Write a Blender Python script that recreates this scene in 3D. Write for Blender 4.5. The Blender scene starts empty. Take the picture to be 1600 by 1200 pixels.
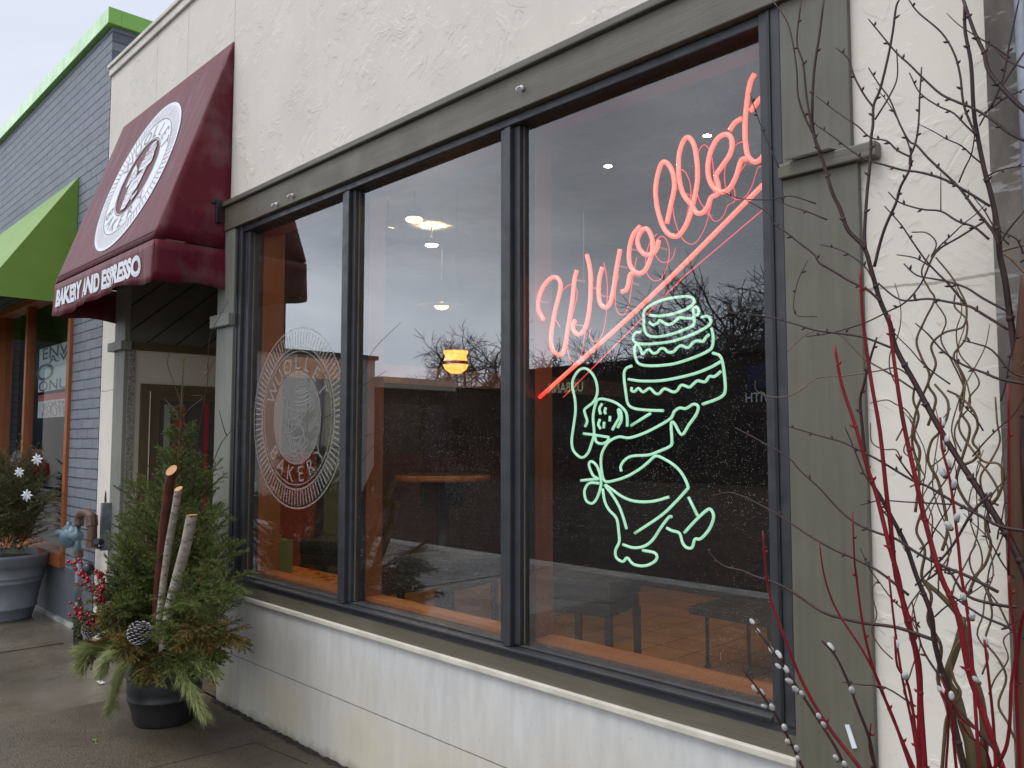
import bpy, bmesh, math, random
import numpy as np
from mathutils import Vector, Matrix
R = math.radians
scn = bpy.context.scene
C = scn.collection

# ------------------------------------------------------------------ camera
CAM_Y, CAM_Z = -2.297, 1.6
cam = bpy.data.cameras.new('camera'); cam.sensor_width = 36; cam.lens = 29.025
cam.clip_start = 0.05; cam.clip_end = 2000
co = bpy.data.objects.new('camera', cam); C.objects.link(co)
co.location = (0, CAM_Y, CAM_Z); co.rotation_euler = (R(94.0), 0, R(46.2))
scn.camera = co
scn.view_settings.view_transform = 'Standard'; scn.view_settings.look = 'None'
scn.view_settings.exposure = 0.0; scn.view_settings.gamma = 1
scn.render.engine = 'CYCLES'
scn.cycles.max_bounces = 8; scn.cycles.transparent_max_bounces = 16
scn.cycles.use_denoising = True
scn.cycles.sample_clamp_indirect = 4

# ------------------------------------------------------------------ world: overcast sky with broken cloud
SUN_EL, SUN_AZ = 60, 195      # azimuth: direction the light comes from, measured from +Y clockwise
W = bpy.data.worlds.new('World'); scn.world = W; W.use_nodes = True
nt = W.node_tree; N = nt.nodes; L = nt.links; N.clear()
def wn(t, **k):
    n = N.new(t)
    for a, b in k.items(): setattr(n, a, b)
    return n
out = wn('ShaderNodeOutputWorld'); bg = wn('ShaderNodeBackground'); bg.inputs['Strength'].default_value = 0.102
sky = wn('ShaderNodeTexSky', sky_type='NISHITA', sun_disc=False)
sky.sun_elevation = R(SUN_EL); sky.sun_rotation = R(SUN_AZ); sky.dust_density = 4
tc = wn('ShaderNodeTexCoord')
mp = wn('ShaderNodeMapping'); mp.inputs['Scale'].default_value = (1.0, 1.0, 3.2)
n1 = wn('ShaderNodeTexNoise'); n1.inputs['Scale'].default_value = 2.3; n1.inputs['Detail'].default_value = 7; n1.inputs['Roughness'].default_value = 0.52; n1.inputs['Distortion'].default_value = 0.35
L.new(tc.outputs['Generated'], mp.inputs['Vector']); L.new(mp.outputs[0], n1.inputs['Vector'])
ramp = wn('ShaderNodeValToRGB'); cr = ramp.color_ramp
cr.elements[0].position = 0.36; cr.elements[0].color = (6.6, 7.5, 9.0, 1)
cr.elements[1].position = 0.66; cr.elements[1].color = (13.0, 13.8, 15.0, 1)
L.new(n1.outputs['Fac'], ramp.inputs['Fac'])
# brighter half of the sky is the side the veiled sun is on, brighter also towards the zenith
dot = wn('ShaderNodeVectorMath', operation='DOT_PRODUCT'); dot.inputs[1].default_value = (-0.6, -0.65, 0.42)
L.new(tc.outputs['Generated'], dot.inputs[0])
mr = wn('ShaderNodeMapRange', interpolation_type='SMOOTHSTEP'); mr.inputs['From Min'].default_value = -0.4; mr.inputs['From Max'].default_value = 1.0
mr.inputs['To Min'].default_value = 0.72; mr.inputs['To Max'].default_value = 1.55
L.new(dot.outputs['Value'], mr.inputs['Value'])
# bright band low in the sky
sx = wn('ShaderNodeSeparateXYZ'); L.new(tc.outputs['Generated'], sx.inputs[0])
band = wn('ShaderNodeMapRange', interpolation_type='SMOOTHSTEP'); band.inputs['From Min'].default_value = 0.30; band.inputs['From Max'].default_value = 0.12
band.inputs['To Min'].default_value = 1.0; band.inputs['To Max'].default_value = 1.6
L.new(sx.outputs['Z'], band.inputs['Value'])
m1 = wn('ShaderNodeMath', operation='MULTIPLY'); L.new(mr.outputs[0], m1.inputs[0]); L.new(band.outputs[0], m1.inputs[1])
def mr_(sock, a, b, c, d):
    q = wn('ShaderNodeMapRange', interpolation_type='SMOOTHSTEP'); q.inputs['From Min'].default_value = a; q.inputs['From Max'].default_value = b
    q.inputs['To Min'].default_value = c; q.inputs['To Max'].default_value = d; L.new(sock, q.inputs['Value']); return q.outputs[0]
def mul_(p, q):
    m = wn('ShaderNodeMath', operation='MULTIPLY'); L.new(p, m.inputs[0]); L.new(q, m.inputs[1]); return m.outputs[0]
bank = mul_(mul_(mr_(sx.outputs['X'], -0.80, -0.60, 0, 1), mr_(sx.outputs['X'], 0.1, -0.2, 0, 1)), mul_(mr_(sx.outputs['Z'], 0.07, 0.20, 0, 1), mr_(sx.outputs['Z'], 0.55, 0.36, 0, 1)))
bk_ = wn('ShaderNodeMath', operation='MULTIPLY_ADD'); bk_.inputs[1].default_value = -0.42; bk_.inputs[2].default_value = 1.0; L.new(bank, bk_.inputs[0])
m1 = type('o', (), {'outputs': [mul_(m1.outputs[0], bk_.outputs[0])]})
vm = wn('ShaderNodeVectorMath', operation='SCALE'); L.new(ramp.outputs['Color'], vm.inputs[0]); L.new(m1.outputs[0], vm.inputs['Scale'])
side = wn('ShaderNodeMapRange', interpolation_type='SMOOTHSTEP'); side.inputs['From Min'].default_value = -0.25; side.inputs['From Max'].default_value = 0.1
L.new(sx.outputs['Y'], side.inputs['Value'])
ramp2 = wn('ShaderNodeValToRGB'); ramp2.color_ramp.elements[0].position = 0.3; ramp2.color_ramp.elements[0].color = (7.6, 8.2, 9.6, 1); ramp2.color_ramp.elements[1].position = 0.72; ramp2.color_ramp.elements[1].color = (9.4, 9.8, 10.9, 1)
L.new(n1.outputs['Fac'], ramp2.inputs['Fac'])
ms = wn('ShaderNodeMix', data_type='RGBA'); L.new(side.outputs[0], ms.inputs['Factor']); L.new(vm.outputs[0], ms.inputs['A']); L.new(ramp2.outputs['Color'], ms.inputs['B'])
mx = wn('ShaderNodeMix', data_type='RGBA'); mx.inputs['Factor'].default_value = 0.9
L.new(sky.outputs[0], mx.inputs['A']); L.new(ms.outputs['Result'], mx.inputs['B'])
L.new(mx.outputs['Result'], bg.inputs['Color']); L.new(bg.outputs[0], out.inputs['Surface'])

sun = bpy.data.lights.new('sun', 'SUN'); sun.energy = 1.5; sun.angle = R(25); sun.color = (1, 0.965, 0.91)
so = bpy.data.objects.new('sun', sun); C.objects.link(so)
a = R(SUN_AZ); sd = Vector((math.sin(a)*math.cos(R(SUN_EL)), math.cos(a)*math.cos(R(SUN_EL)), math.sin(R(SUN_EL))))
so.rotation_euler = sd.to_track_quat('Z', 'Y').to_euler(); so.location = sd*30

# ------------------------------------------------------------------ measuring helpers: a sight line cut with a real plane
F_ = 1290.0; A_ = R(43.8); CP, SP = math.cos(R(4)), math.sin(R(4))
def ray(px, py):
    u = (px-800)/F_; v = -(py-600)/F_; f = CP - v*SP; U = SP + v*CP
    return (-math.cos(A_)*f + math.sin(A_)*u, math.sin(A_)*f + math.cos(A_)*u, U)
def on_y(px, py, y):
    r = ray(px, py); t = (y-CAM_Y)/r[1]; return Vector((r[0]*t, y, CAM_Z + r[2]*t))
def on_x(px, py, x):
    r = ray(px, py); t = x/r[0]; return Vector((x, CAM_Y + r[1]*t, CAM_Z + r[2]*t))
def on_z(px, py, z):
    r = ray(px, py); t = (z-CAM_Z)/r[2]; return Vector((r[0]*t, CAM_Y + r[1]*t, z))

# ------------------------------------------------------------------ materials
def newmat(name):
    m = bpy.data.materials.new(name); m.use_nodes = True
    t = m.node_tree; b = t.nodes['Principled BSDF']
    return m, t, b
def nn(t, typ, **k):
    n = t.nodes.new(typ)
    for a, b in k.items():
        if a in n.inputs.keys() if hasattr(n, 'inputs') else False: n.inputs[a].default_value = b
        else: setattr(n, a, b)
    return n
def coords(t, scale=(1, 1, 1), kind='Object', rot=(0, 0, 0)):
    tc = t.nodes.new('ShaderNodeTexCoord'); mp = t.nodes.new('ShaderNodeMapping')
    mp.inputs['Scale'].default_value = scale; mp.inputs['Rotation'].default_value = rot
    t.links.new(tc.outputs[kind], mp.inputs['Vector']); return mp.outputs[0]
def noise(t, vec, scale, detail=4, rough=0.55, dist=0):
    n = t.nodes.new('ShaderNodeTexNoise'); n.inputs['Scale'].default_value = scale; n.inputs['Detail'].default_value = detail
    n.inputs['Roughness'].default_value = rough; n.inputs['Distortion'].default_value = dist
    t.links.new(vec, n.inputs['Vector']); return n.outputs['Fac']
def rng_(t, fac, a, b, c=0.0, d=1.0):
    n = t.nodes.new('ShaderNodeMapRange'); n.inputs['From Min'].default_value = a; n.inputs['From Max'].default_value = b
    n.inputs['To Min'].default_value = c; n.inputs['To Max'].default_value = d
    t.links.new(fac, n.inputs['Value']); return n.outputs[0]
def mixc(t, fac, A, B, mode='MIX'):
    n = t.nodes.new('ShaderNodeMix'); n.data_type = 'RGBA'; n.blend_type = mode
    if isinstance(fac, (int, float)): n.inputs['Factor'].default_value = fac
    else: t.links.new(fac, n.inputs['Factor'])
    for s, v in (('A', A), ('B', B)):
        if isinstance(v, (tuple, list)): n.inputs[s].default_value = (*v[:3], 1)
        else: t.links.new(v, n.inputs[s])
    return n.outputs['Result']
def mth(t, op, a, b=None, c=None):
    n = t.nodes.new('ShaderNodeMath'); n.operation = op
    for i, v in enumerate((a, b, c)):
        if v is None: continue
        if isinstance(v, (int, float)): n.inputs[i].default_value = v
        else: t.links.new(v, n.inputs[i])
    return n.outputs[0]
def bump(t, b, h, strength=0.3, dist=0.01, prev=None):
    n = t.nodes.new('ShaderNodeBump'); n.inputs['Strength'].default_value = strength; n.inputs['Distance'].default_value = dist
    t.links.new(h, n.inputs['Height'])
    if prev is not None: t.links.new(prev, n.inputs['Normal'])
    t.links.new(n.outputs[0], b.inputs['Normal']); return n.outputs[0]
def simple(name, col, rough=0.7, col2=None, scale=8, bs=0.15, bscale=40, metal=0, stretch=(1, 1, 1), spec=0.5, coat=0):
    m, t, b = newmat(name)
    v = coords(t, stretch)
    if col2 is None: col2 = tuple(c*0.72 for c in col)
    f = rng_(t, noise(t, v, scale, 6), 0.35, 0.65)
    t.links.new(mixc(t, f, col, col2), b.inputs['Base Color'])
    b.inputs['Metallic'].default_value = metal; b.inputs['Specular IOR Level'].default_value = spec; b.inputs['Coat Weight'].default_value = coat
    t.links.new(rng_(t, noise(t, v, scale*1.7, 4), 0.3, 0.7, max(0.05, rough-0.12), min(1, rough+0.12)), b.inputs['Roughness'])
    if bs: bump(t, b, noise(t, v, bscale, 5), bs, 0.004)
    return m
def emit(name, col, s):
    m, t, b = newmat(name); b.inputs['Base Color'].default_value = (*col, 1); b.inputs['Emission Color'].default_value = (*col, 1)
    b.inputs['Emission Strength'].default_value = s; b.inputs['Roughness'].default_value = 0.4
    n = noise(t, coords(t), 60, 2); t.links.new(rng_(t, n, 0.3, 0.7, s*0.9, s*1.08), b.inputs['Emission Strength'])
    return m
def xyz(t, kind='Object'):
    tc = t.nodes.new('ShaderNodeTexCoord'); s = t.nodes.new('ShaderNodeSeparateXYZ'); t.links.new(tc.outputs[kind], s.inputs[0]); return s.outputs
def comb(t, x, y, z=0.0):
    n = t.nodes.new('ShaderNodeCombineXYZ')
    for i, v in enumerate((x, y, z)):
        if isinstance(v, (int, float)): n.inputs[i].default_value = v
        else: t.links.new(v, n.inputs[i])
    return n.outputs[0]

def stucco(name, col, joints=(), hjoints=()):
    m, t, b = newmat(name); v = coords(t)
    X, Y, Z = xyz(t)
    base = mixc(t, rng_(t, noise(t, v, 1.6, 6, 0.6), 0.35, 0.7), col, tuple(c*0.88 for c in col))
    # vertical rain streaks
    st = rng_(t, noise(t, coords(t, (9, 9, 0.5)), 1.4, 5, 0.6), 0.52, 0.72)
    base = mixc(t, mth(t, 'MULTIPLY', st, 0.14), base, (col[0]*0.72, col[1]*0.69, col[2]*0.62))
    fl = rng_(t, noise(t, v, 22, 3, 0.5), 0.66, 0.72)
    base = mixc(t, mth(t, 'MULTIPLY', fl, 0.25), base, tuple(c*0.7 for c in col))
    crack = None
    for jx in joints:
        wob = mth(t, 'MULTIPLY_ADD', noise(t, v, 5, 3), 0.012, -0.006)
        d = mth(t, 'ABSOLUTE', mth(t, 'SUBTRACT', mth(t, 'ADD', X, wob), jx)); k = mth(t, 'LESS_THAN', d, 0.0035)
        crack = k if crack is None else mth(t, 'MAXIMUM', crack, k)
    for jz in hjoints:
        wob = mth(t, 'MULTIPLY_ADD', noise(t, v, 6, 4), 0.03, -0.015)
        d = mth(t, 'ABSOLUTE', mth(t, 'SUBTRACT', mth(t, 'ADD', Z, wob), jz)); k = mth(t, 'LESS_THAN', d, 0.004)
        crack = k if crack is None else mth(t, 'MAXIMUM', crack, k)
    if crack is not None: base = mixc(t, mth(t, 'MULTIPLY', crack, 0.55), base, (0.13, 0.115, 0.09))
    t.links.new(base, b.inputs['Base Color']); b.inputs['Roughness'].default_value = 0.75
    # trowel: smooth plates with raised curved lips, patches of rough drag
    n2 = t.nodes.new('ShaderNodeTexNoise'); n2.inputs['Scale'].default_value = 3.0; n2.inputs['Detail'].default_value = 3; n2.inputs['Distortion'].default_value = 2.2
    t.links.new(v, n2.inputs['Vector'])
    wv = mth(t, 'MULTIPLY', n2.outputs['Fac'], 9.0); fr = mth(t, 'FRACT', wv)
    lip = mth(t, 'POWER', fr, 7.0)
    gate = rng_(t, noise(t, v, 4.3, 4, 0.6), 0.46, 0.6)
    drag = mth(t, 'MULTIPLY', noise(t, coords(t, (1, 1, 1.8), rot=(0, 0.6, 0.0)), 55, 5, 0.65, 0.6), gate)
    bn = t.nodes.new('ShaderNodeBump'); bn.inputs['Strength'].default_value = 0.27; bn.inputs['Distance'].default_value = 0.012; t.links.new(mth(t, 'MULTIPLY', lip, gate), bn.inputs['Height'])
    h2 = mth(t, 'ADD', mth(t, 'MULTIPLY', drag, 0.75), mth(t, 'MULTIPLY', noise(t, v, 160, 3), 0.18))
    if crack is not None: h2 = mth(t, 'SUBTRACT', h2, crack)
    bump(t, b, h2, 0.3, 0.006, bn.outputs[0])
    return m

def painted_wood(name, col, rough=0.5, axis='x', worn=0.3):
    m, t, b = newmat(name)
    sc = {'x': (0.8, 14, 14), 'z': (14, 14, 0.8)}[axis]
    v = coords(t, sc); v0 = coords(t)
    base = mixc(t, rng_(t, noise(t, v, 3, 6), 0.3, 0.7), col, tuple(c*0.8 for c in col))
    base = mixc(t, mth(t, 'MULTIPLY', rng_(t, noise(t, v0, 3.2, 6, 0.65), 0.5, 0.75), worn), base, tuple(min(1, c*1.35+0.02) for c in col))
    sp = rng_(t, noise(t, v0, 48, 2), 0.74, 0.77); base = mixc(t, mth(t, 'MULTIPLY', sp, 0.6), base, tuple(c*0.3 for c in col))
    t.links.new(base, b.inputs['Base Color']); t.links.new(rng_(t, noise(t, v0, 6), 0.3, 0.7, rough-0.1, rough+0.15), b.inputs['Roughness'])
    bump(t, b, noise(t, v, 9, 6, 0.6), 0.35, 0.004)
    return m

def brick(name, axis, scale=1.0):
    m, t, b = newmat(name); X, Y, Z = xyz(t)
    vec = comb(t, X if axis == 'x' else Y, Z)
    wob = coords(t)
    br = t.nodes.new('ShaderNodeTexBrick'); br.inputs['Scale'].default_value = 1; br.inputs['Brick Width'].default_value = 0.29; br.inputs['Row Height'].default_value = 0.086
    br.inputs['Mortar Size'].default_value = 0.006; br.inputs['Mortar Smooth'].default_value = 0.35
    br.inputs['Color1'].default_value = (0.17, 0.187, 0.215, 1); br.inputs['Color2'].default_value = (0.205, 0.222, 0.25, 1); br.inputs['Mortar'].default_value = (0.10, 0.115, 0.145, 1)
    nz = t.nodes.new('ShaderNodeTexNoise'); nz.inputs['Scale'].default_value = 6; t.links.new(wob, nz.inputs['Vector'])
    va = t.nodes.new('ShaderNodeVectorMath'); va.operation = 'MULTIPLY_ADD'; va.inputs[1].default_value = (0.02, 0.02, 0); t.links.new(nz.outputs['Color'], va.inputs[0]); t.links.new(vec, va.inputs[2])
    t.links.new(va.outputs[0], br.inputs['Vector'])
    c = mixc(t, mth(t, 'MULTIPLY', rng_(t, noise(t, wob, 3, 6), 0.4, 0.75), 0.5), br.outputs['Color'], (0.22, 0.24, 0.28))
    zz = mth(t, 'FRACT', mth(t, 'DIVIDE', mth(t, 'ADD', Z, mth(t, 'MULTIPLY', noise(t, wob, 9, 3), 0.012)), 0.086))
    bed = mth(t, 'MULTIPLY', mth(t, 'LESS_THAN', mth(t, 'MINIMUM', zz, mth(t, 'SUBTRACT', 1.0, zz)), 0.07), rng_(t, noise(t, wob, 5, 4), 0.35, 0.55, 0.3, 1.0))
    c = mixc(t, mth(t, 'MULTIPLY', bed, 0.75), c, (0.03, 0.034, 0.045))
    c = mixc(t, rng_(t, noise(t, wob, 30, 4), 0.62, 0.70, 0, 0.6), c, (0.06, 0.07, 0.09))
    t.links.new(c, b.inputs['Base Color']); b.inputs['Roughness'].default_value = 0.6
    h = mth(t, 'ADD', mth(t, 'MULTIPLY', mth(t, 'SUBTRACT', 1.0, br.outputs['Fac']), 1.0), mth(t, 'MULTIPLY', noise(t, wob, 38, 6, 0.7), 0.9))
    bump(t, b, h, 1.0, 0.016)
    return m

def panel_mat():
    m, t, b = newmat('weathered_panel'); v = coords(t, (7, 7, 1.5)); v0 = coords(t); X, Y, Z = xyz(t)
    base = mixc(t, rng_(t, noise(t, v, 2.2, 7, 0.65), 0.35, 0.68), (0.60, 0.585, 0.565), (0.49, 0.475, 0.455))
    low = rng_(t, mth(t, 'ADD', Z, mth(t, 'MULTIPLY', noise(t, v0, 2.4, 4), 0.5)), 0.85, 0.42)
    base = mixc(t, mth(t, 'MULTIPLY', low, rng_(t, noise(t, v0, 1.7, 4), 0.3, 0.6, 0.25, 0.75)), base, (0.52, 0.455, 0.30))
    mould = mth(t, 'MULTIPLY', rng_(t, X, -4.4, -5.03), rng_(t, mth(t, 'ADD', Z, mth(t, 'MULTIPLY', noise(t, v0, 7, 5, 0.7), 0.7)), 0.75, 0.35))
    base = mixc(t, mth(t, 'MULTIPLY', mould, 0.8), base, (0.07, 0.068, 0.06))
    dirt = rng_(t, mth(t, 'ADD', Z, mth(t, 'MULTIPLY', noise(t, v0, 14, 5, 0.7), 0.16)), 0.14, 0.06)
    base = mixc(t, mth(t, 'MULTIPLY', dirt, 0.7), base, (0.10, 0.085, 0.06))
    fl = rng_(t, noise(t, v0, 60, 4, 0.7), 0.64, 0.70); base = mixc(t, mth(t, 'MULTIPLY', fl, 0.4), base, (0.28, 0.25, 0.21))
    k = mth(t, 'LESS_THAN', mth(t, 'ABSOLUTE', mth(t, 'SUBTRACT', mth(t, 'ADD', Z, mth(t, 'MULTIPLY', noise(t, v0, 20, 3), 0.004)), 0.325)), 0.0025)
    for jx in (-3.055, -1.735): k = mth(t, 'MAXIMUM', k, mth(t, 'LESS_THAN', mth(t, 'ABSOLUTE', mth(t, 'SUBTRACT', X, jx)), 0.0015))
    for jx in (-4.66, -3.9, -3.45, -2.62, -2.385, -2.1): k = mth(t, 'MAXIMUM', k, mth(t, 'MULTIPLY', mth(t, 'LESS_THAN', mth(t, 'ABSOLUTE', mth(t, 'SUBTRACT', X, jx)), 0.001), 0.25))
    base = mixc(t, mth(t, 'MULTIPLY', k, 0.75), base, (0.07, 0.06, 0.05))
    t.links.new(base, b.inputs['Base Color']); b.inputs['Roughness'].default_value = 0.55
    bump(t, b, mth(t, 'SUBTRACT', mth(t, 'MULTIPLY', noise(t, v0, 40, 6), 0.4), k), 0.22, 0.003)
    return m

def ground_mat(name, c1, c2, agg=False, wet=(0.12, 0.5)):
    m, t, b = newmat(name); v = coords(t)
    f = rng_(t, noise(t, v, 1.3, 8, 0.6), 0.36, 0.66)
    base = mixc(t, f, c1, c2)
    base = mixc(t, rng_(t, noise(t, v, 90, 3, 0.6), 0.6, 0.68, 0, 0.35), base, tuple(c*1.7 for c in c1))
    base = mixc(t, rng_(t, noise(t, v, 4.2, 5, 0.6), 0.60, 0.72, 0, 0.65), base, tuple(c*0.35 for c in c2))
    hgt = noise(t, v, 220, 3)
    if agg:
        vo = t.nodes.new('ShaderNodeTexVoronoi'); vo.inputs['Scale'].default_value = 150; t.links.new(v, vo.inputs['Vector'])
        base = mixc(t, rng_(t, vo.outputs['Color'], 0.35, 0.75, 0, 0.75), base, (0.135, 0.105, 0.07))
        base = mixc(t, mth(t, 'LESS_THAN', noise(t, coords(t, rot=(0.3, 0, 0.7)), 130, 1), 0.36), base, (0.018, 0.015, 0.013))
        hgt = mth(t, 'SUBTRACT', 1.0, mth(t, 'MULTIPLY', vo.outputs['Distance'], 2.0))
    t.links.new(base, b.inputs['Base Color'])
    t.links.new(rng_(t, noise(t, v, 2.1, 6, 0.6), 0.38, 0.62, wet[0], wet[1]), b.inputs['Roughness'])
    bump(t, b, hgt, 0.35 if agg else 0.2, 0.004)
    return m

def cloth(name, col, col2, stain=0.0):
    m, t, b = newmat(name); v = coords(t); X, Y, Z = xyz(t)
    base = mixc(t, rng_(t, noise(t, v, 2.5, 5), 0.35, 0.65), col, col2)
    if stain:
        st = rng_(t, noise(t, coords(t, (10, 1.2, 1.2)), 2.2, 6, 0.6), 0.5, 0.7)
        low = rng_(t, Z, 3.35, 2.75)
        base = mixc(t, mth(t, 'MULTIPLY', mth(t, 'MULTIPLY', st, low), stain), base, (0.24, 0.19, 0.18))
    w1 = noise(t, coords(t, (900, 900, 60)), 1, 1); 
    t.links.new(base, b.inputs['Base Color']); b.inputs['Roughness'].default_value = 0.5; b.inputs['Specular IOR Level'].default_value = 0.27
    b.inputs['Sheen Weight'].default_value = 0.06; b.inputs['Sheen Roughness'].default_value = 0.4
    bump(t, b, mth(t, 'ADD', noise(t, v, 400, 2), mth(t, 'MULTIPLY', noise(t, v, 5, 2), 1.5)), 0.2, 0.003)
    return m

def glass_mat(name, ior=2.15, drops=0.6, tint=(0.93, 0.95, 0.94)):
    m = bpy.data.materials.new(name); m.use_nodes = True; t = m.node_tree; t.nodes.clear()
    o = t.nodes.new('ShaderNodeOutputMaterial'); tr = t.nodes.new('ShaderNodeBsdfTransparent'); tr.inputs[0].default_value = (*tint, 1)
    gl = t.nodes.new('ShaderNodeBsdfGlossy'); gl.inputs['Roughness'].default_value = 0.0; gl.inputs['Color'].default_value = (0.97, 0.985, 1, 1)
    fr = t.nodes.new('ShaderNodeFresnel'); fr.inputs['IOR'].default_value = ior
    mx = t.nodes.new('ShaderNodeMixShader'); t.links.new(fr.outputs[0], mx.inputs[0]); t.links.new(tr.outputs[0], mx.inputs[1]); t.links.new(gl.outputs[0], mx.inputs[2])
    # rain specks and a thin film of dust
    v = coords(t); vo = t.nodes.new('ShaderNodeTexVoronoi'); vo.inputs['Scale'].default_value = 260; t.links.new(v, vo.inputs['Vector'])
    sc = t.nodes.new('ShaderNodeSeparateColor'); t.links.new(vo.outputs['Color'], sc.inputs[0])
    rad = mth(t, 'MULTIPLY', mth(t, 'POWER', sc.outputs[0], 3.2), 0.40)
    patch = rng_(t, noise(t, v, 2.2, 4, 0.6), 0.34, 0.62, 0.25, 1.0)
    dm = mth(t, 'MULTIPLY', mth(t, 'LESS_THAN', vo.outputs['Distance'], mth(t, 'MULTIPLY', rad, patch)), drops)
    dust = mth(t, 'ADD', mth(t, 'MULTIPLY', noise(t, coords(t, (30, 30, 1.2)), 1.4, 5), 0.010), 0.001)
    df = t.nodes.new('ShaderNodeBsdfDiffuse'); df.inputs[0].default_value = (0.62, 0.64, 0.66, 1)
    tl = t.nodes.new('ShaderNodeBsdfTranslucent'); tl.inputs[0].default_value = (0.9, 0.9, 0.9, 1)
    dd = t.nodes.new('ShaderNodeMixShader'); dd.inputs[0].default_value = 0.5; t.links.new(df.outputs[0], dd.inputs[1]); t.links.new(tl.outputs[0], dd.inputs[2])
    m2 = t.nodes.new('ShaderNodeMixShader'); t.links.new(mth(t, 'MAXIMUM', dm, dust), m2.inputs[0]); t.links.new(mx.outputs[0], m2.inputs[1]); t.links.new(dd.outputs[0], m2.inputs[2])
    # inner face of the pane: light simply leaves
    ge = t.nodes.new('ShaderNodeNewGeometry'); t2 = t.nodes.new('ShaderNodeBsdfTransparent')
    m3 = t.nodes.new('ShaderNodeMixShader'); t.links.new(ge.outputs['Backfacing'], m3.inputs[0]); t.links.new(m2.outputs[0], m3.inputs[1]); t.links.new(t2.outputs[0], m3.inputs[2])
    t.links.new(m3.outputs[0], o.inputs[0]); return m

def foliage(name, c1, c2, tipc=None):
    m, t, b = newmat(name); g = t.nodes.new('ShaderNodeNewGeometry'); v = coords(t)
    c = mixc(t, g.outputs['Random Per Island'], c1, c2)
    c = mixc(t, rng_(t, noise(t, v, 9, 3), 0.42, 0.62, 0, 0.7), c, tipc or c1)
    t.links.new(c, b.inputs['Base Color']); b.inputs['Roughness'].default_value = 0.5; b.inputs['Specular IOR Level'].default_value = 0.2
    return m
def bark(name, c1, c2, sc=30, stretch=(1, 1, 0.25), rough=0.6, spots=None):
    m, t, b = newmat(name); v = coords(t, stretch)
    c = mixc(t, rng_(t, noise(t, v, sc, 6, 0.65), 0.38, 0.62), c1, c2)
    if spots:
        c = mixc(t, rng_(t, noise(t, coords(t, (1, 1, 3.5)), spots[1], 3, 0.6), 0.60, 0.66), c, spots[0])
    t.links.new(c, b.inputs['Base Color']); b.inputs['Roughness'].default_value = rough; b.inputs['Specular IOR Level'].default_value = 0.3
    bump(t, b, noise(t, v, sc*1.5, 5), 0.5, 0.004); return m

M = {}
M['stucco'] = stucco('cream_stucco', (0.665, 0.61, 0.53), joints=(-6.0, -4.657, -3.341, -2.756, -2.002), hjoints=(2.02,))
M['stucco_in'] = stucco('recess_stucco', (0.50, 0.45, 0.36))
M['olive_x'] = painted_wood('olive_paint_beam', (0.118, 0.104, 0.073), 0.5, 'x')
M['olive_z'] = painted_wood('olive_paint_post', (0.118, 0.109, 0.078), 0.5, 'z')
M['greygreen'] = painted_wood('grey_green_paint', (0.20, 0.198, 0.165), 0.5, 'z')
M['bronze'] = simple('dark_bronze_metal', (0.040, 0.040, 0.044), 0.42, (0.028, 0.028, 0.031), 12, 0.08, 60, stretch=(1, 1, 1))
M['cream_trim'] = simple('cream_trim_paint', (0.62, 0.58, 0.50), 0.55, (0.5, 0.46, 0.38), 7)
M['panel'] = panel_mat()
M['brick_x'] = brick('grey_blue_brick', 'x'); M['brick_y'] = brick('grey_blue_brick_side', 'y')
M['greywall'] = simple('grey_blue_plaster', (0.105, 0.113, 0.132), 0.6, (0.082, 0.088, 0.10), 3, 0.2, 50)
M['lime'] = simple('lime_metal', (0.20, 0.46, 0.06), 0.3, (0.18, 0.41, 0.05), 3, 0.03, coat=0.45)
M['limecloth'] = cloth('lime_canvas', (0.20, 0.33, 0.055), (0.17, 0.29, 0.045))
M['maroon'] = cloth('maroon_canvas', (0.120, 0.0026, 0.013), (0.098, 0.002, 0.010), 0.3)
M['maroon_in'] = cloth('maroon_canvas_lining', (0.05, 0.008, 0.012), (0.04, 0.006, 0.01))
M['white'] = simple('white_paint', (0.72, 0.73, 0.76), 0.55, (0.6, 0.61, 0.64), 14, 0.05)
M['offwhite'] = simple('dull_white', (0.66, 0.66, 0.68), 0.6, (0.5, 0.5, 0.5), 10, 0.05)
M['orange_dull'] = painted_wood('dull_stained_wood', (0.27, 0.085, 0.03), 0.4, 'z', 0.2)
M['orange'] = painted_wood('orange_stained_wood', (0.36, 0.105, 0.028), 0.4, 'z', 0.2)
M['orange_x'] = painted_wood('orange_stained_sill', (0.32, 0.10, 0.03), 0.4, 'x', 0.2)
M['walk'] = ground_mat('wet_concrete', (0.155, 0.13, 0.095), (0.075, 0.06, 0.043), False, (0.08, 0.42))
M['walk2'] = ground_mat('wet_aggregate_concrete', (0.092, 0.071, 0.047), (0.050, 0.038, 0.025), True, (0.35, 0.7))
M['road'] = ground_mat('wet_asphalt', (0.028, 0.027, 0.026), (0.02, 0.019, 0.018), False, (0.5, 0.8))
M['road'].node_tree.nodes['Principled BSDF'].inputs['Specular IOR Level'].default_value = 0.03
M['kerb'] = simple('kerb_concrete', (0.42, 0.42, 0.40), 0.6, (0.2, 0.2, 0.19), 5)
M['far_ground'] = simple('winter_ground', (0.09, 0.08, 0.055), 0.9, (0.06, 0.055, 0.04), 0.3)
M['glass'] = glass_mat('window_glass'); M['glass_nb'] = glass_mat('shop_window_glass', 1.75, 0.15)
M['door_wood'] = painted_wood('brown_door_wood', (0.085, 0.05, 0.018), 0.4, 'z', 0.2)
M['pot'] = simple('black_plastic', (0.012, 0.012, 0.013), 0.45, (0.02, 0.02, 0.02), 9, 0.1, 30)
M['greypot'] = simple('grey_resin', (0.22, 0.235, 0.26), 0.5, (0.175, 0.19, 0.21), 6, 0.08, 40)
M['soil'] = simple('dark_soil', (0.03, 0.022, 0.015), 0.9, (0.015, 0.01, 0.008), 30, 0.6, 80)
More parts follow.
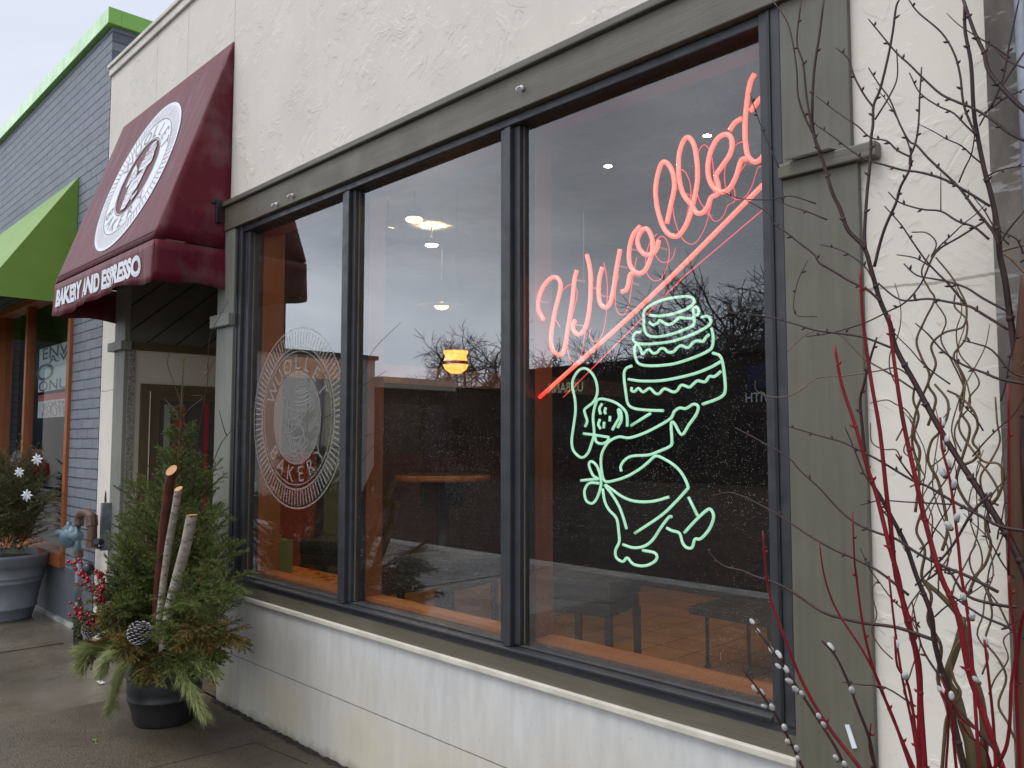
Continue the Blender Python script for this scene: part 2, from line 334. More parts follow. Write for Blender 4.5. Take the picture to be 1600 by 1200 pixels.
M['needle'] = foliage('spruce_needles', (0.085, 0.125, 0.025), (0.17, 0.205, 0.05), (0.065, 0.10, 0.03))
M['needle2'] = foliage('dusky_spruce_needles', (0.10, 0.115, 0.042), (0.20, 0.195, 0.085), (0.055, 0.055, 0.025))
M['cedar'] = foliage('bronze_cedar', (0.13, 0.115, 0.03), (0.27, 0.15, 0.035), (0.06, 0.07, 0.02))
M['pine'] = foliage('white_pine_needles', (0.19, 0.23, 0.075), (0.32, 0.34, 0.14), (0.24, 0.26, 0.10))
M['twigbark'] = bark('spruce_twig_bark', (0.07, 0.04, 0.02), (0.12, 0.075, 0.04))
M['birch_twig'] = bark('birch_twig_bark', (0.030, 0.015, 0.014), (0.055, 0.028, 0.024), 60, rough=0.45)
M['dogwood'] = bark('red_dogwood_bark', (0.22, 0.010, 0.017), (0.13, 0.008, 0.014), 50, rough=0.38, spots=((0.09, 0.02, 0.02), 160))
M['curly'] = bark('curly_willow_bark', (0.11, 0.068, 0.038), (0.18, 0.12, 0.07), 50, rough=0.5)
M['mossy'] = bark('mossy_willow_bark', (0.085, 0.075, 0.028), (0.13, 0.09, 0.045), 30)
M['log_red'] = bark('cherry_log_bark', (0.13, 0.035, 0.022), (0.07, 0.02, 0.016), 40, stretch=(1, 1, 0.15))
M['log_birch'] = bark('white_birch_bark', (0.42, 0.37, 0.31), (0.24, 0.20, 0.16), 22, stretch=(1, 1, 1.5), spots=((0.06, 0.045, 0.04), 30))
M['rustlog'] = bark('reddish_brown_bark', (0.13, 0.055, 0.03), (0.07, 0.035, 0.022), 22, stretch=(1, 1, 0.12))
M['cutwood'] = simple('cut_wood', (0.56, 0.29, 0.12), 0.6, (0.45, 0.21, 0.075), 40)
M['berry'] = simple('red_berry', (0.34, 0.008, 0.022), 0.18, (0.25, 0.006, 0.015), 20, 0.0)
M['cone'] = simple('dark_cone_scale', (0.035, 0.022, 0.018), 0.7); M['conetip'] = simple('whitened_scale_tip', (0.7, 0.7, 0.72), 0.7)
M['catkin'] = simple('silver_catkin', (0.50, 0.50, 0.48), 0.9, (0.30, 0.30, 0.28), 60, 0.5, 200)
M['budshell'] = simple('bud_scale', (0.10, 0.03, 0.015), 0.4)
M['rust'] = simple('rusty_iron', (0.12, 0.055, 0.03), 0.55, (0.07, 0.035, 0.022), 30, 0.3)
M['bluemetal'] = simple('blue_grey_paint', (0.10, 0.165, 0.20), 0.4, (0.07, 0.12, 0.15), 20, 0.2)
M['black'] = simple('black_iron', (0.012, 0.013, 0.015), 0.4)
M['galv'] = simple('galvanised_steel', (0.24, 0.26, 0.30), 0.55, (0.12, 0.13, 0.15), 9, 0.3, 25, metal=0.3)
M['post'] = bark('weathered_grey_post', (0.15, 0.125, 0.105), (0.06, 0.05, 0.042), 7, stretch=(1, 1, 0.35), spots=((0.22, 0.21, 0.20), 9))
M['brownstone'] = bark('stained_brown_masonry', (0.14, 0.105, 0.07), (0.06, 0.042, 0.028), 5, stretch=(1, 1, 0.5), spots=((0.04, 0.03, 0.022), 8))
M['tile'] = None
M['dark_fabric'] = simple('charcoal_upholstery', (0.016, 0.015, 0.02), 0.8, (0.011, 0.011, 0.014), 20)
M['dark_leg'] = simple('dark_wood_leg', (0.025, 0.02, 0.02), 0.45)
M['table'] = simple('dark_tabletop', (0.10, 0.055, 0.035), 0.3)
M['edge'] = simple('orange_wood_edge', (0.52, 0.20, 0.055), 0.3, (0.42, 0.15, 0.04), 9)
M['int_dark'] = simple('dark_interior_wall', (0.035, 0.026, 0.022), 0.8)
M['int_ceiling'] = simple('interior_ceiling', (0.16, 0.14, 0.13), 0.9)
M['int_red'] = simple('red_interior_wall', (0.30, 0.035, 0.02), 0.6)
M['int_peach'] = simple('peach_interior_wall', (0.42, 0.20, 0.12), 0.7)
M['int_green'] = simple('pale_green_box', (0.25, 0.36, 0.16), 0.6)
M['red_strip'] = simple('red_fabric', (0.30, 0.01, 0.02), 0.6)
M['shadeorange'] = emit('orange_lamp_glass', (1.0, 0.33, 0.05), 2.4)
M['lampwarm'] = emit('warm_lamp', (1.0, 0.60, 0.17), 5.5)
M['lampdim'] = emit('warm_lamp_small', (1.0, 0.74, 0.36), 900)
def neon(name, core, edge, s):
    m, t, b = newmat(name); lw = t.nodes.new('ShaderNodeLayerWeight'); lw.inputs['Blend'].default_value = 0.5
    f = rng_(t, lw.outputs['Facing'], 0.25, 0.85); c = mixc(t, f, core, edge); t.links.new(c, b.inputs['Emission Color'])
    n = noise(t, coords(t), 40, 2); t.links.new(rng_(t, n, 0.3, 0.7, s*0.88, s*1.1), b.inputs['Emission Strength']); b.inputs['Base Color'].default_value = (0.3, 0.3, 0.3, 1); b.inputs['Roughness'].default_value = 0.15
    return m
M['neon_red'] = neon('red_neon', (1.0, 0.085, 0.025), (0.85, 0.008, 0.006), 1.9)
M['neon_ghost'] = emit('red_neon_ghost_reflection', (1.0, 0.05, 0.06), 0.5)  # weak glow for the modelled reflections of the red neon, no lit tube
M['neon_green'] = neon('green_neon', (0.44, 0.92, 0.60), (0.14, 0.55, 0.27), 0.80)
M['clear'] = glass_mat('lamp_saucer_glass', 1.5, 0)
def frosted(nm_='frosted_etching', lo=0.26, hi=0.30):
    m = bpy.data.materials.new(nm_); m.use_nodes = True; t = m.node_tree; t.nodes.clear()
    o = t.nodes.new('ShaderNodeOutputMaterial'); tr = t.nodes.new('ShaderNodeBsdfTransparent'); df = t.nodes.new('ShaderNodeBsdfPrincipled')
    df.inputs['Base Color'].default_value = (0.52, 0.52, 0.50, 1); df.inputs['Roughness'].default_value = 0.6
    mx = t.nodes.new('ShaderNodeMixShader'); n = noise(t, coords(t), 70, 3); t.links.new(rng_(t, n, 0.3, 0.7, lo, hi), mx.inputs[0])
    t.links.new(tr.outputs[0], mx.inputs[1]); t.links.new(df.outputs[0], mx.inputs[2]); t.links.new(mx.outputs[0], o.inputs[0]); return m
M['frost'] = frosted(); M['frost2'] = frosted('frosted_disc_etching', 0.17, 0.21)
def tile_mat():
    m, t, b = newmat('interior_floor_tile'); v = coords(t, rot=(0, 0, R(0)))
    br = t.nodes.new('ShaderNodeTexBrick'); br.offset = 0; br.inputs['Scale'].default_value = 1; br.inputs['Brick Width'].default_value = 0.33; br.inputs['Row Height'].default_value = 0.33
    br.inputs['Mortar Size'].default_value = 0.006; br.inputs['Color1'].default_value = (0.46, 0.19, 0.04, 1); br.inputs['Color2'].default_value = (0.54, 0.24, 0.05, 1); br.inputs['Mortar'].default_value = (0.06, 0.03, 0.015, 1)
    t.links.new(v, br.inputs['Vector'])
    c = mixc(t, rng_(t, noise(t, v, 4, 5), 0.4, 0.7, 0, 0.5), br.outputs['Color'], (0.22, 0.10, 0.035))
    t.links.new(c, b.inputs['Base Color']); b.inputs['Roughness'].default_value = 0.45; return m
M['tile'] = tile_mat()
def diag_mat():
    m, t, b = newmat('diagonal_board_siding'); X, Y, Z = xyz(t); v = coords(t)
    s = mth(t, 'FRACT', mth(t, 'DIVIDE', mth(t, 'SUBTRACT', Z, mth(t, 'MULTIPLY', Y, 0.87)), 0.20)); g = mth(t, 'LESS_THAN', mth(t, 'ABSOLUTE', mth(t, 'SUBTRACT', s, 0.5)), 0.035)
    c = mixc(t, rng_(t, noise(t, v, 5, 5), 0.3, 0.7), (0.12, 0.108, 0.088), (0.095, 0.086, 0.07)); c = mixc(t, g, c, (0.01, 0.009, 0.008))
    t.links.new(c, b.inputs['Base Color']); b.inputs['Roughness'].default_value = 0.6; bump(t, b, mth(t, 'SUBTRACT', 1.0, g), 0.8, 0.008); return m
M['diag'] = diag_mat()

# ------------------------------------------------------------------ object helpers
def tag(o, label=None, cat=None, group=None, kind=None):
    if label: o['label'] = label
    if cat: o['category'] = cat
    if group: o['group'] = group
    if kind: o['kind'] = kind
    return o
def thing(name, loc, label, cat, group=None):
    o = bpy.data.objects.new(name, None); C.objects.link(o); o.location = loc; return tag(o, label, cat, group)
class MB:
    """collects geometry in world space; build() makes ONE mesh object"""
    def __init__(s): s.v = []; s.f = []
    def add(s, vs, fs):
        n = len(s.v); s.v += [tuple(p) for p in vs]; s.f += [tuple(i+n for i in f) for f in fs]; return s
    def box(s, x0, x1, y0, y1, z0, z1):
        return s.add([(x0,y0,z0),(x1,y0,z0),(x1,y1,z0),(x0,y1,z0),(x0,y0,z1),(x1,y0,z1),(x1,y1,z1),(x0,y1,z1)],
                     [(0,3,2,1),(4,5,6,7),(0,1,5,4),(1,2,6,5),(2,3,7,6),(3,0,4,7)])
    def poly(s, pts): return s.add(pts, [tuple(range(len(pts)))])
    def tube(s, pts, r, seg=6, caps=True):
        pts = [Vector(p) for p in pts]; n = len(pts)
        rr = r if hasattr(r, '__len__') else [r]*n
        up = Vector((0, 0, 1)); vs = []; prev = None
        for i, p in enumerate(pts):
            d = (pts[min(i+1, n-1)] - pts[max(i-1, 0)])
            d = d.normalized() if d.length > 1e-9 else Vector((0, 0, 1))
            if prev is None:
                a = d.orthogonal().normalized()
            else:
                a = prev - d*prev.dot(d); a = a.normalized() if a.length > 1e-6 else d.orthogonal().normalized()
            prev = a; b = d.cross(a)
            for k in range(seg):
                t = 2*math.pi*k/seg; vs.append(p + (a*math.cos(t) + b*math.sin(t))*rr[i])
        fs = [(i*seg+k, i*seg+(k+1) % seg, (i+1)*seg+(k+1) % seg, (i+1)*seg+k) for i in range(n-1) for k in range(seg)]
        if caps: fs += [tuple(range(seg))[::-1], tuple(range((n-1)*seg, n*seg))]
        return s.add(vs, fs)
    def lathe(s, c, prof, seg=32):
        c = Vector(c); vs = [(c.x + r*math.cos(2*math.pi*k/seg), c.y + r*math.sin(2*math.pi*k/seg), c.z + z) for r, z in prof for k in range(seg)]
        fs = [(i*seg+k, i*seg+(k+1) % seg, (i+1)*seg+(k+1) % seg, (i+1)*seg+k) for i in range(len(prof)-1) for k in range(seg)]
        return s.add(vs, fs)
    def ball(s, c, r, sx=1, sy=1, sz=1, seg=8, rings=6, mat=None):
        c = Vector(c); vs = []; 
        for i in range(rings+1):
            th = math.pi*i/rings
            for k in range(seg):
                ph = 2*math.pi*k/seg; p = Vector((r*sx*math.sin(th)*math.cos(ph), r*sy*math.sin(th)*math.sin(ph), r*sz*math.cos(th)))
                if mat: p = mat @ p
                vs.append(c+p)
        fs = [(i*seg+k, (i+1)*seg+k, (i+1)*seg+(k+1) % seg, i*seg+(k+1) % seg) for i in range(rings) for k in range(seg)]
        return s.add(vs, fs)
    def build(s, name, mat, parent=None, smooth=False, bevel=0, label=None):
        me = bpy.data.meshes.new(name); off = Vector((0, 0, 0))
        if parent is not None:
            q = parent
            while q is not None: off += q.location; q = q.parent
        me.from_pydata([tuple(Vector(p)-off) for p in s.v], [], s.f); me.materials.append(mat)
        bm = bmesh.new(); bm.from_mesh(me); bmesh.ops.recalc_face_normals(bm, faces=bm.faces) if len(bm.faces) < 60000 else None
        bm.to_mesh(me); bm.free()
        if smooth: me.polygons.foreach_set('use_smooth', [True]*len(me.polygons))
        o = bpy.data.objects.new(name, me); C.objects.link(o)
        if parent is not None: o.parent = parent
        if bevel:
            b = o.modifiers.new('bevel', 'BEVEL'); b.width = bevel; b.segments = 2; b.limit_method = 'ANGLE'
        if label: o['label'] = label
        return o
def box(x0, x1, y0, y1, z0, z1): return MB().box(x0, x1, y0, y1, z0, z1)
def shift_tex(o): return o

def catmull(pts, n=6):
    pts = [Vector(p) for p in pts]
    if len(pts) < 3: return pts
    P = [pts[0]*2-pts[1]] + pts + [pts[-1]*2-pts[-2]]; out = []
    for i in range(1, len(P)-2):
        for k in range(n):
            t = k/n; a, b, c, d = P[i-1], P[i], P[i+1], P[i+2]
            out.append(0.5*((2*b) + (c-a)*t + (2*a-5*b+4*c-d)*t*t + (3*b-a-3*c+d)*t**3))
    out.append(pts[-1]); return out

def text_mesh(txt, size=1.0, extrude=0.0, bold=0.0):
    cu = bpy.data.curves.new('lettering', 'FONT'); cu.body = txt; cu.size = size; cu.extrude = extrude; cu.offset = bold
    cu.align_x = 'CENTER'; cu.resolution_u = 4
    o = bpy.data.objects.new('lettering', cu); C.objects.link(o); bpy.context.view_layer.update()
    me = bpy.data.meshes.new_from_object(o.evaluated_get(bpy.context.evaluated_depsgraph_get()))
    vs = [tuple(v.co) for v in me.vertices]; fs = [tuple(p.vertices) for p in me.polygons]
    bpy.data.objects.remove(o); bpy.data.curves.remove(cu); bpy.data.meshes.remove(me); return vs, fs

# ================================================================== ground
MB().add([(-300,-5.4,-0.15),(300,-5.4,-0.15),(300,-400,-0.15),(-300,-400,-0.15)], [(0,1,2,3)]).build('road', M['road']); bpy.data.objects['road']['kind'] = 'structure'
def sheet(name, pts, mat, z):
    o = MB().poly([(p[0], p[1], z) for p in pts]).build(name, mat); o['kind'] = 'structure'; return o
o = box(-200, 60, -5.4, 0.02, -0.6, 0.0).build('sidewalk', M['walk']); o['kind'] = 'structure'
sheet('ground', [(-400, 0.0), (400, 0.0), (400, 400), (-400, 400)], M['far_ground'], -0.05)
sheet('aggregate_pavement', [(-5.50, -5.4), (30, -5.4), (30, -0.012), (-5.03, -0.012), (-5.03, 0.0), (-5.45, 0.0), (-5.52, -0.40), (-5.50, -0.78)], M['walk2'], 0.004)
o = box(-200, 60, -5.72, -5.402, -0.4, 0.006).build('kerb', M['kerb'], bevel=0.02); o['kind'] = 'structure'
sheet('entry_floor', [(-6.9, 0.03), (-5.0, 0.03), (-4.95, 0.17), (-6.75, 1.02)], M['walk'], 0.004)
# joints in the pavement: thin dark recess lines
mj = MB()
for pts in ([(-3.75,-0.11),(-4.2,-0.16),(-4.5,-5.3)], [(-9.6,-0.05),(-9.7,-5.3)], [(-7.3,-0.24),(-7.36,-5.3)], [(-60,-2.4),(-5.53,-2.4)], [(-1.6,-0.05),(-1.6,-5.3)]):
    mj.tube([(x, y, 0.0015) for x, y in pts], 0.005, 4)
o = mj.build('pavement_joints', M['soil']); o['kind'] = 'structure'
# dirt line where wall meets pavement
random.seed(4); mj = MB(); pts = []
x = -5.05
while x < -0.5:
    pts.append((x, -0.012 - random.random()*0.012, 0.004)); x += 0.03
mj.tube(pts, [0.008+random.random()*0.012 for _ in pts], 5)
o = mj.build('dirt', M['soil']); o['kind'] = 'stuff'

# ================================================================== bakery building
B = thing('bakery_building', (-3.0, 0.5, 0), 'cream stucco bakery with a wide dark framed three pane window', 'building')
w = MB()
w.box(-7.385, -6.99, 0, 0.14, 0, 3.08).box(-6.99, -6.765, 0.012, 0.14, 0, 3.08)
w.box(-7.385, 3.2, 0, 0.14, 3.08, 4.80)
w.box(-1.06, 3.2, 0, 0.14, 0.0, 3.08)
w.box(-5.06, -4.80, 0.012, 0.14, 0.0, 3.08)
w.box(-7.385, -7.26, 0.14, 8, 0, 4.80)
w.build('wall', M['stucco'], B)
cap = MB().box(-7.40, 3.2, -0.035, 0.25, 4.80, 4.835).box(-7.395, 3.2, -0.02, 0, 4.735, 4.80)
cap.build('parapet_cap', M['cream_trim'], B, bevel=0.006)
box(-7.3, 3.2, 0.25, 8.2, 4.55, 4.62).build('roof', M['int_dark'], B)
box(-5.03, -1.195, -0.004, 0.13, 0.0, 0.664).build('base_panel', M['panel'], B)
box(-5.045, -1.195, -0.024, 0.13, 0.664, 0.692).build('ledge', M['cream_trim'], B, bevel=0.006)
box(-4.90, -1.195, -0.012, 0.05, 0.692, 0.752).build('sill_board', M['olive_x'], B)
box(-5.0, -0.975, -0.040, 0.0, 2.935, 3.085).build('beam', M['olive_x'], B, bevel=0.004)
box(-5.015, -0.965, -0.062, 0.0, 3.085, 3.118).build('beam_moulding', M['olive_x'], B, bevel=0.006)
# pilasters
q = box(-1.195, -0.968, -0.022, 0.0, 0.0, 2.385).build('pilaster', M['olive_z'], B, bevel=0.003)
box(-1.195, -0.985, -0.022, 0.0, 2.43, 2.935).build('pilaster', M['olive_z'], B, bevel=0.003)
box(-1.20, -0.91, -0.042, 0.0, 2.385, 2.43).build('pilaster_bracket', M['olive_x'], B, bevel=0.005)
box(-0.99, -0.975, -0.03, 0.0, 0, 2.365)
q = MB().add([(-1.17,-0.064,2.432),(-1.03,-0.064,2.432),(-1.02,-0.02,2.434),(-1.15,-0.02,2.434)], [(0,1,2,3)]).build('peeled_paint', M['white'], B)
box(-5.095, -4.865, -0.03, 0.012, 0.692, 2.32).build('pilaster', M['greygreen'], B, bevel=0.003)
box(-5.125, -4.86, -0.065, 0.012, 2.32, 2.40).build('pilaster_bracket', M['greygreen'], B, bevel=0.005)
box(-5.095, -4.865, -0.03, 0.012, 2.40, 2.935).build('pilaster', M['greygreen'], B, bevel=0.003)
box(-6.99, -6.76, -0.03, 0.012, 0.0, 2.32).build('pilaster', M['greygreen'], B, bevel=0.003)
box(-7.04, -6.72, -0.07, 0.012, 2.32, 2.39).build('pilaster_bracket', M['greygreen'], B, bevel=0.005)
box(-6.99, -6.76, -0.03, 0.012, 2.39, 2.90).build('pilaster', M['greygreen'], B, bevel=0.003)
# entry recess: side wall seen under the awning, siding above, ceiling, back
RX = -6.765
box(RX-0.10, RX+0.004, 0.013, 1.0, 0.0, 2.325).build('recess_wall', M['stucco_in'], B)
box(RX-0.10, RX+0.004, 0.013, 1.0, 2.385, 3.08).add([],[]).build('diagonal_siding', M['diag'], B)
box(RX-0.10, RX+0.022, 0.0, 1.0, 2.325, 2.385).build('recess_trim', M['door_wood'], B)
box(RX-0.02, RX+0.02, 0.0, 0.05, 0.0, 2.32).build('corner_board', simple('chipped_dark_paint', (0.09, 0.085, 0.07), 0.6, (0.3, 0.27, 0.22), 60), B)
box(-7.25, -4.9, 0.14, 1.3, 3.08, 3.16).build('recess_ceiling', M['int_dark'], B)
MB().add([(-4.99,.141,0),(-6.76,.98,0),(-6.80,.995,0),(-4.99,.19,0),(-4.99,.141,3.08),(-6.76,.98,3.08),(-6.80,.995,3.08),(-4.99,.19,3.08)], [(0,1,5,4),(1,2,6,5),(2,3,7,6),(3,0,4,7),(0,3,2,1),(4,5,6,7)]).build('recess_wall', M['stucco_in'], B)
box(-7.25, -6.80, 0.99, 1.05, 0.0, 3.08).build('recess_wall', M['int_dark'], B)
# door in the side wall
D = box(RX-0.02, RX+0.03, 0.10, 0.17, 0.02, 2.06).box(RX-0.02, RX+0.03, 0.90, 0.97, 0.02, 2.06).box(RX-0.02, RX+0.03, 0.17, 0.90, 1.98, 2.06).build('door', M['door_wood'], B)
dp = MB().box(RX-0.01, RX+0.018, 0.175, 0.25, 0.05, 1.975).box(RX-0.01, RX+0.018, 0.83, 0.895, 0.05, 1.975).box(RX-0.01, RX+0.018, 0.25, 0.83, 1.93, 1.975).box(RX-0.01, RX+0.018, 0.25, 0.83, 0.05, 0.30)
dp.build('door_leaf', M['door_wood'], D)
box(RX-0.012, RX+0.006, 0.25, 0.83, 0.30, 1.93).build('door_pane', simple('dim_door_glass', (0.05, 0.045, 0.04), 0.15), D)
box(RX+0.007, RX+0.010, 0.38, 0.46, 0.30, 1.90).build('red_stripe', M['red_strip'], D)
box(RX+0.007, RX+0.010, 0.62, 0.66, 0.30, 1.92).build('red_stripe', M['red_strip'], D)
box(RX+0.007, RX+0.012, 0.29, 0.34, 0.30, 1.90).build('grey_stripe', M['greygreen'], D)
MB().tube([(RX+0.07, 0.33, 0.9), (RX+0.07, 0.33, 1.2)], 0.012, 8).build('handle', M['galv'], D)
box(RX+0.031, RX+0.034, 0.165, 0.172, 0.05, 2.0).build('weather_strip', M['cream_trim'], D)

# window: frame bars, panes, orange timber lining
WN = box(-4.885, -1.200, -0.012, 0.055, 0.752, 0.775).build('window', M['bronze'], B)
fr = MB()
XL, XR, ZB, ZT = -4.80, -1.262, 0.795, 2.895
fr.box(-4.868, -4.792, -0.018, 0.10, 0.775, 2.935).box(-4.792, -4.735, 0.006, 0.10, 0.803, 2.898).box(-1.268, -1.197, -0.018, 0.10, 0.775, 2.935)
fr.box(-4.792, -1.268, -0.010, 0.10, 2.898, 2.933)
fr.box(-4.792, -1.268, -0.022, 0.10, 0.775, 0.792)
fr.box(-4.792, -1.268, 0.020, 0.10, 0.792, 0.803)
fr.build('window_frame', M['bronze'], WN, bevel=0.004)
gk = MB().box(-4.84, -4.825, -0.024, -0.018, 0.78, 2.93).box(-1.238, -1.228, -0.024, -0.018, 0.78, 2.93).box(-4.79, -1.27, -0.026, -0.0225, 0.777, 0.783)
gk.build('gasket', M['black'], WN)
for ma_, mb_, mc_ in ((-3.672, -3.600, -3.573), (-2.461, -2.397, -2.363)):
    mm = MB().box(ma_+0.030, mb_, -0.010, 0.10, 0.794, 2.896).box(mb_+0.001, mc_, 0.012, 0.10, 0.804, 2.896).box(ma_, ma_+0.029, -0.002, 0.10, 0.804, 2.896)
    mm.build('mullion', M['bronze'], WN, bevel=0.003)
for x0, x1 in ((-4.734, -3.673), (-3.572, -2.462), (-2.362, -1.27)):
    box(x0, x1, 0.040, 0.046, 0.804, 2.897).build('pane', M['glass'], WN)
    box(x0+0.001, x0+0.005, 0.032, 0.039, 0.806, 2.895).build('glazing_bead', simple('brass_bead', (0.16, 0.13, 0.09), 0.4), WN)
    box(x0-0.05, x0, 0.101, 0.20 if x0 > -4 else 0.245, 0.80, 2.96).build('timber_lining', M['orange'] if x0 < -4 else M['orange_dull'], WN)
    box(x0+0.001, x1-0.052, 0.101, 0.20, 0.74, 0.818).build('timber_sill', M['orange_x'], WN)
box(-4.78, -1.27, 0.101, 0.20, 2.90, 2.98).build('timber_head', M['orange_x'], WN)

# interior shell
box(-9.2, 3.1, 0.15, 8.0, -0.3, 0.0).build('floor', M['tile'], B)
MB().box(-7.255, 3.1, 0.141, 8.0, 3.42, 3.5).build('ceiling', M['int_ceiling'], B)
MB().box(-7.255, 3.1, 7.9, 8.0, 0, 3.42).box(3.0, 3.1, 0.15, 7.9, 0, 3.42).build('back_wall', M['int_dark'], B)
box(-7.25, -7.20, 1.06, 2.42, 0, 1.50).build('red_wainscot', M['int_red'], B)
box(-7.25, -7.20, 2.42, 7.9, 0, 1.50).build('dark_wainscot', simple('dark_plum_wall', (0.075, 0.03, 0.026), 0.6), B)
box(-7.25, -7.20, 1.06, 7.9, 1.50, 2.22).build('inner_wall', M['int_dark'], B)
box(-7.25, -7.19, 1.06, 7.9, 2.22, 2.42).build('peach_band', M['int_peach'], B)
box(-7.25, -7.20, 1.06, 7.9, 2.42, 3.42).build('inner_wall', M['int_dark'], B)
box(-7.19, -7.05, 1.95, 2.15, 0, 2.2).build('green_door_jamb', simple('dull_green_paint', (0.09, 0.115, 0.06), 0.6), B)
box(-6.5, 3.0, 5.2, 5.3, 0, 1.15).build('counter', M['int_dark'], B)
# wall bracket beside awning, screw hooks in the beam, small tag and vent hole
q = MB().box(-5.03, -4.985, -0.10, -0.062, 2.98, 3.13).box(-5.04, -4.99, -0.13, -0.10, 3.10, 3.13)
q.build('awning_bracket', M['black'], B, bevel=0.004)
for px, py in ((430, 319), (455, 305), (813, 137)):
    p = on_y(px, py, -0.055)
    h = MB().tube([(p.x, -0.04, p.z), (p.x, -0.065, p.z), (p.x+0.003, -0.08, p.z-0.012), (p.x, -0.07, p.z-0.024)], 0.0045, 6).ball((p.x, -0.048, p.z), 0.012, seg=8)
    h.build('screw_hook', M['offwhite'], B, smooth=True)
p = on_y(1330, 1151, -0.024); m_ = MB()
m_.add([(p.x-0.016, -0.0235, p.z+0.028), (p.x-0.004, -0.0235, p.z+0.031), (p.x+0.016, -0.0235, p.z-0.026), (p.x+0.003, -0.0235, p.z-0.030),
        (p.x-0.016, -0.0265, p.z+0.028), (p.x-0.004, -0.0265, p.z+0.031), (p.x+0.016, -0.0265, p.z-0.026), (p.x+0.003, -0.0265, p.z-0.030)], [(0,1,2,3),(7,6,5,4),(0,4,5,1),(1,5,6,2),(2,6,7,3),(3,7,4,0)])
m_.build('metal_tag', M['white'], B)
p = on_y(165, 780, -0.0015)
MB().add([(p.x-0.012, -0.0015, p.z+0.07), (p.x+0.01, -0.0015, p.z+0.05), (p.x+0.03, -0.0015, p.z-0.05), (p.x-0.02, -0.0015, p.z-0.07), (p.x-0.03, -0.0015, p.z)], [(0,1,2,3,4)]).build('wall_hole', M['black'], B)

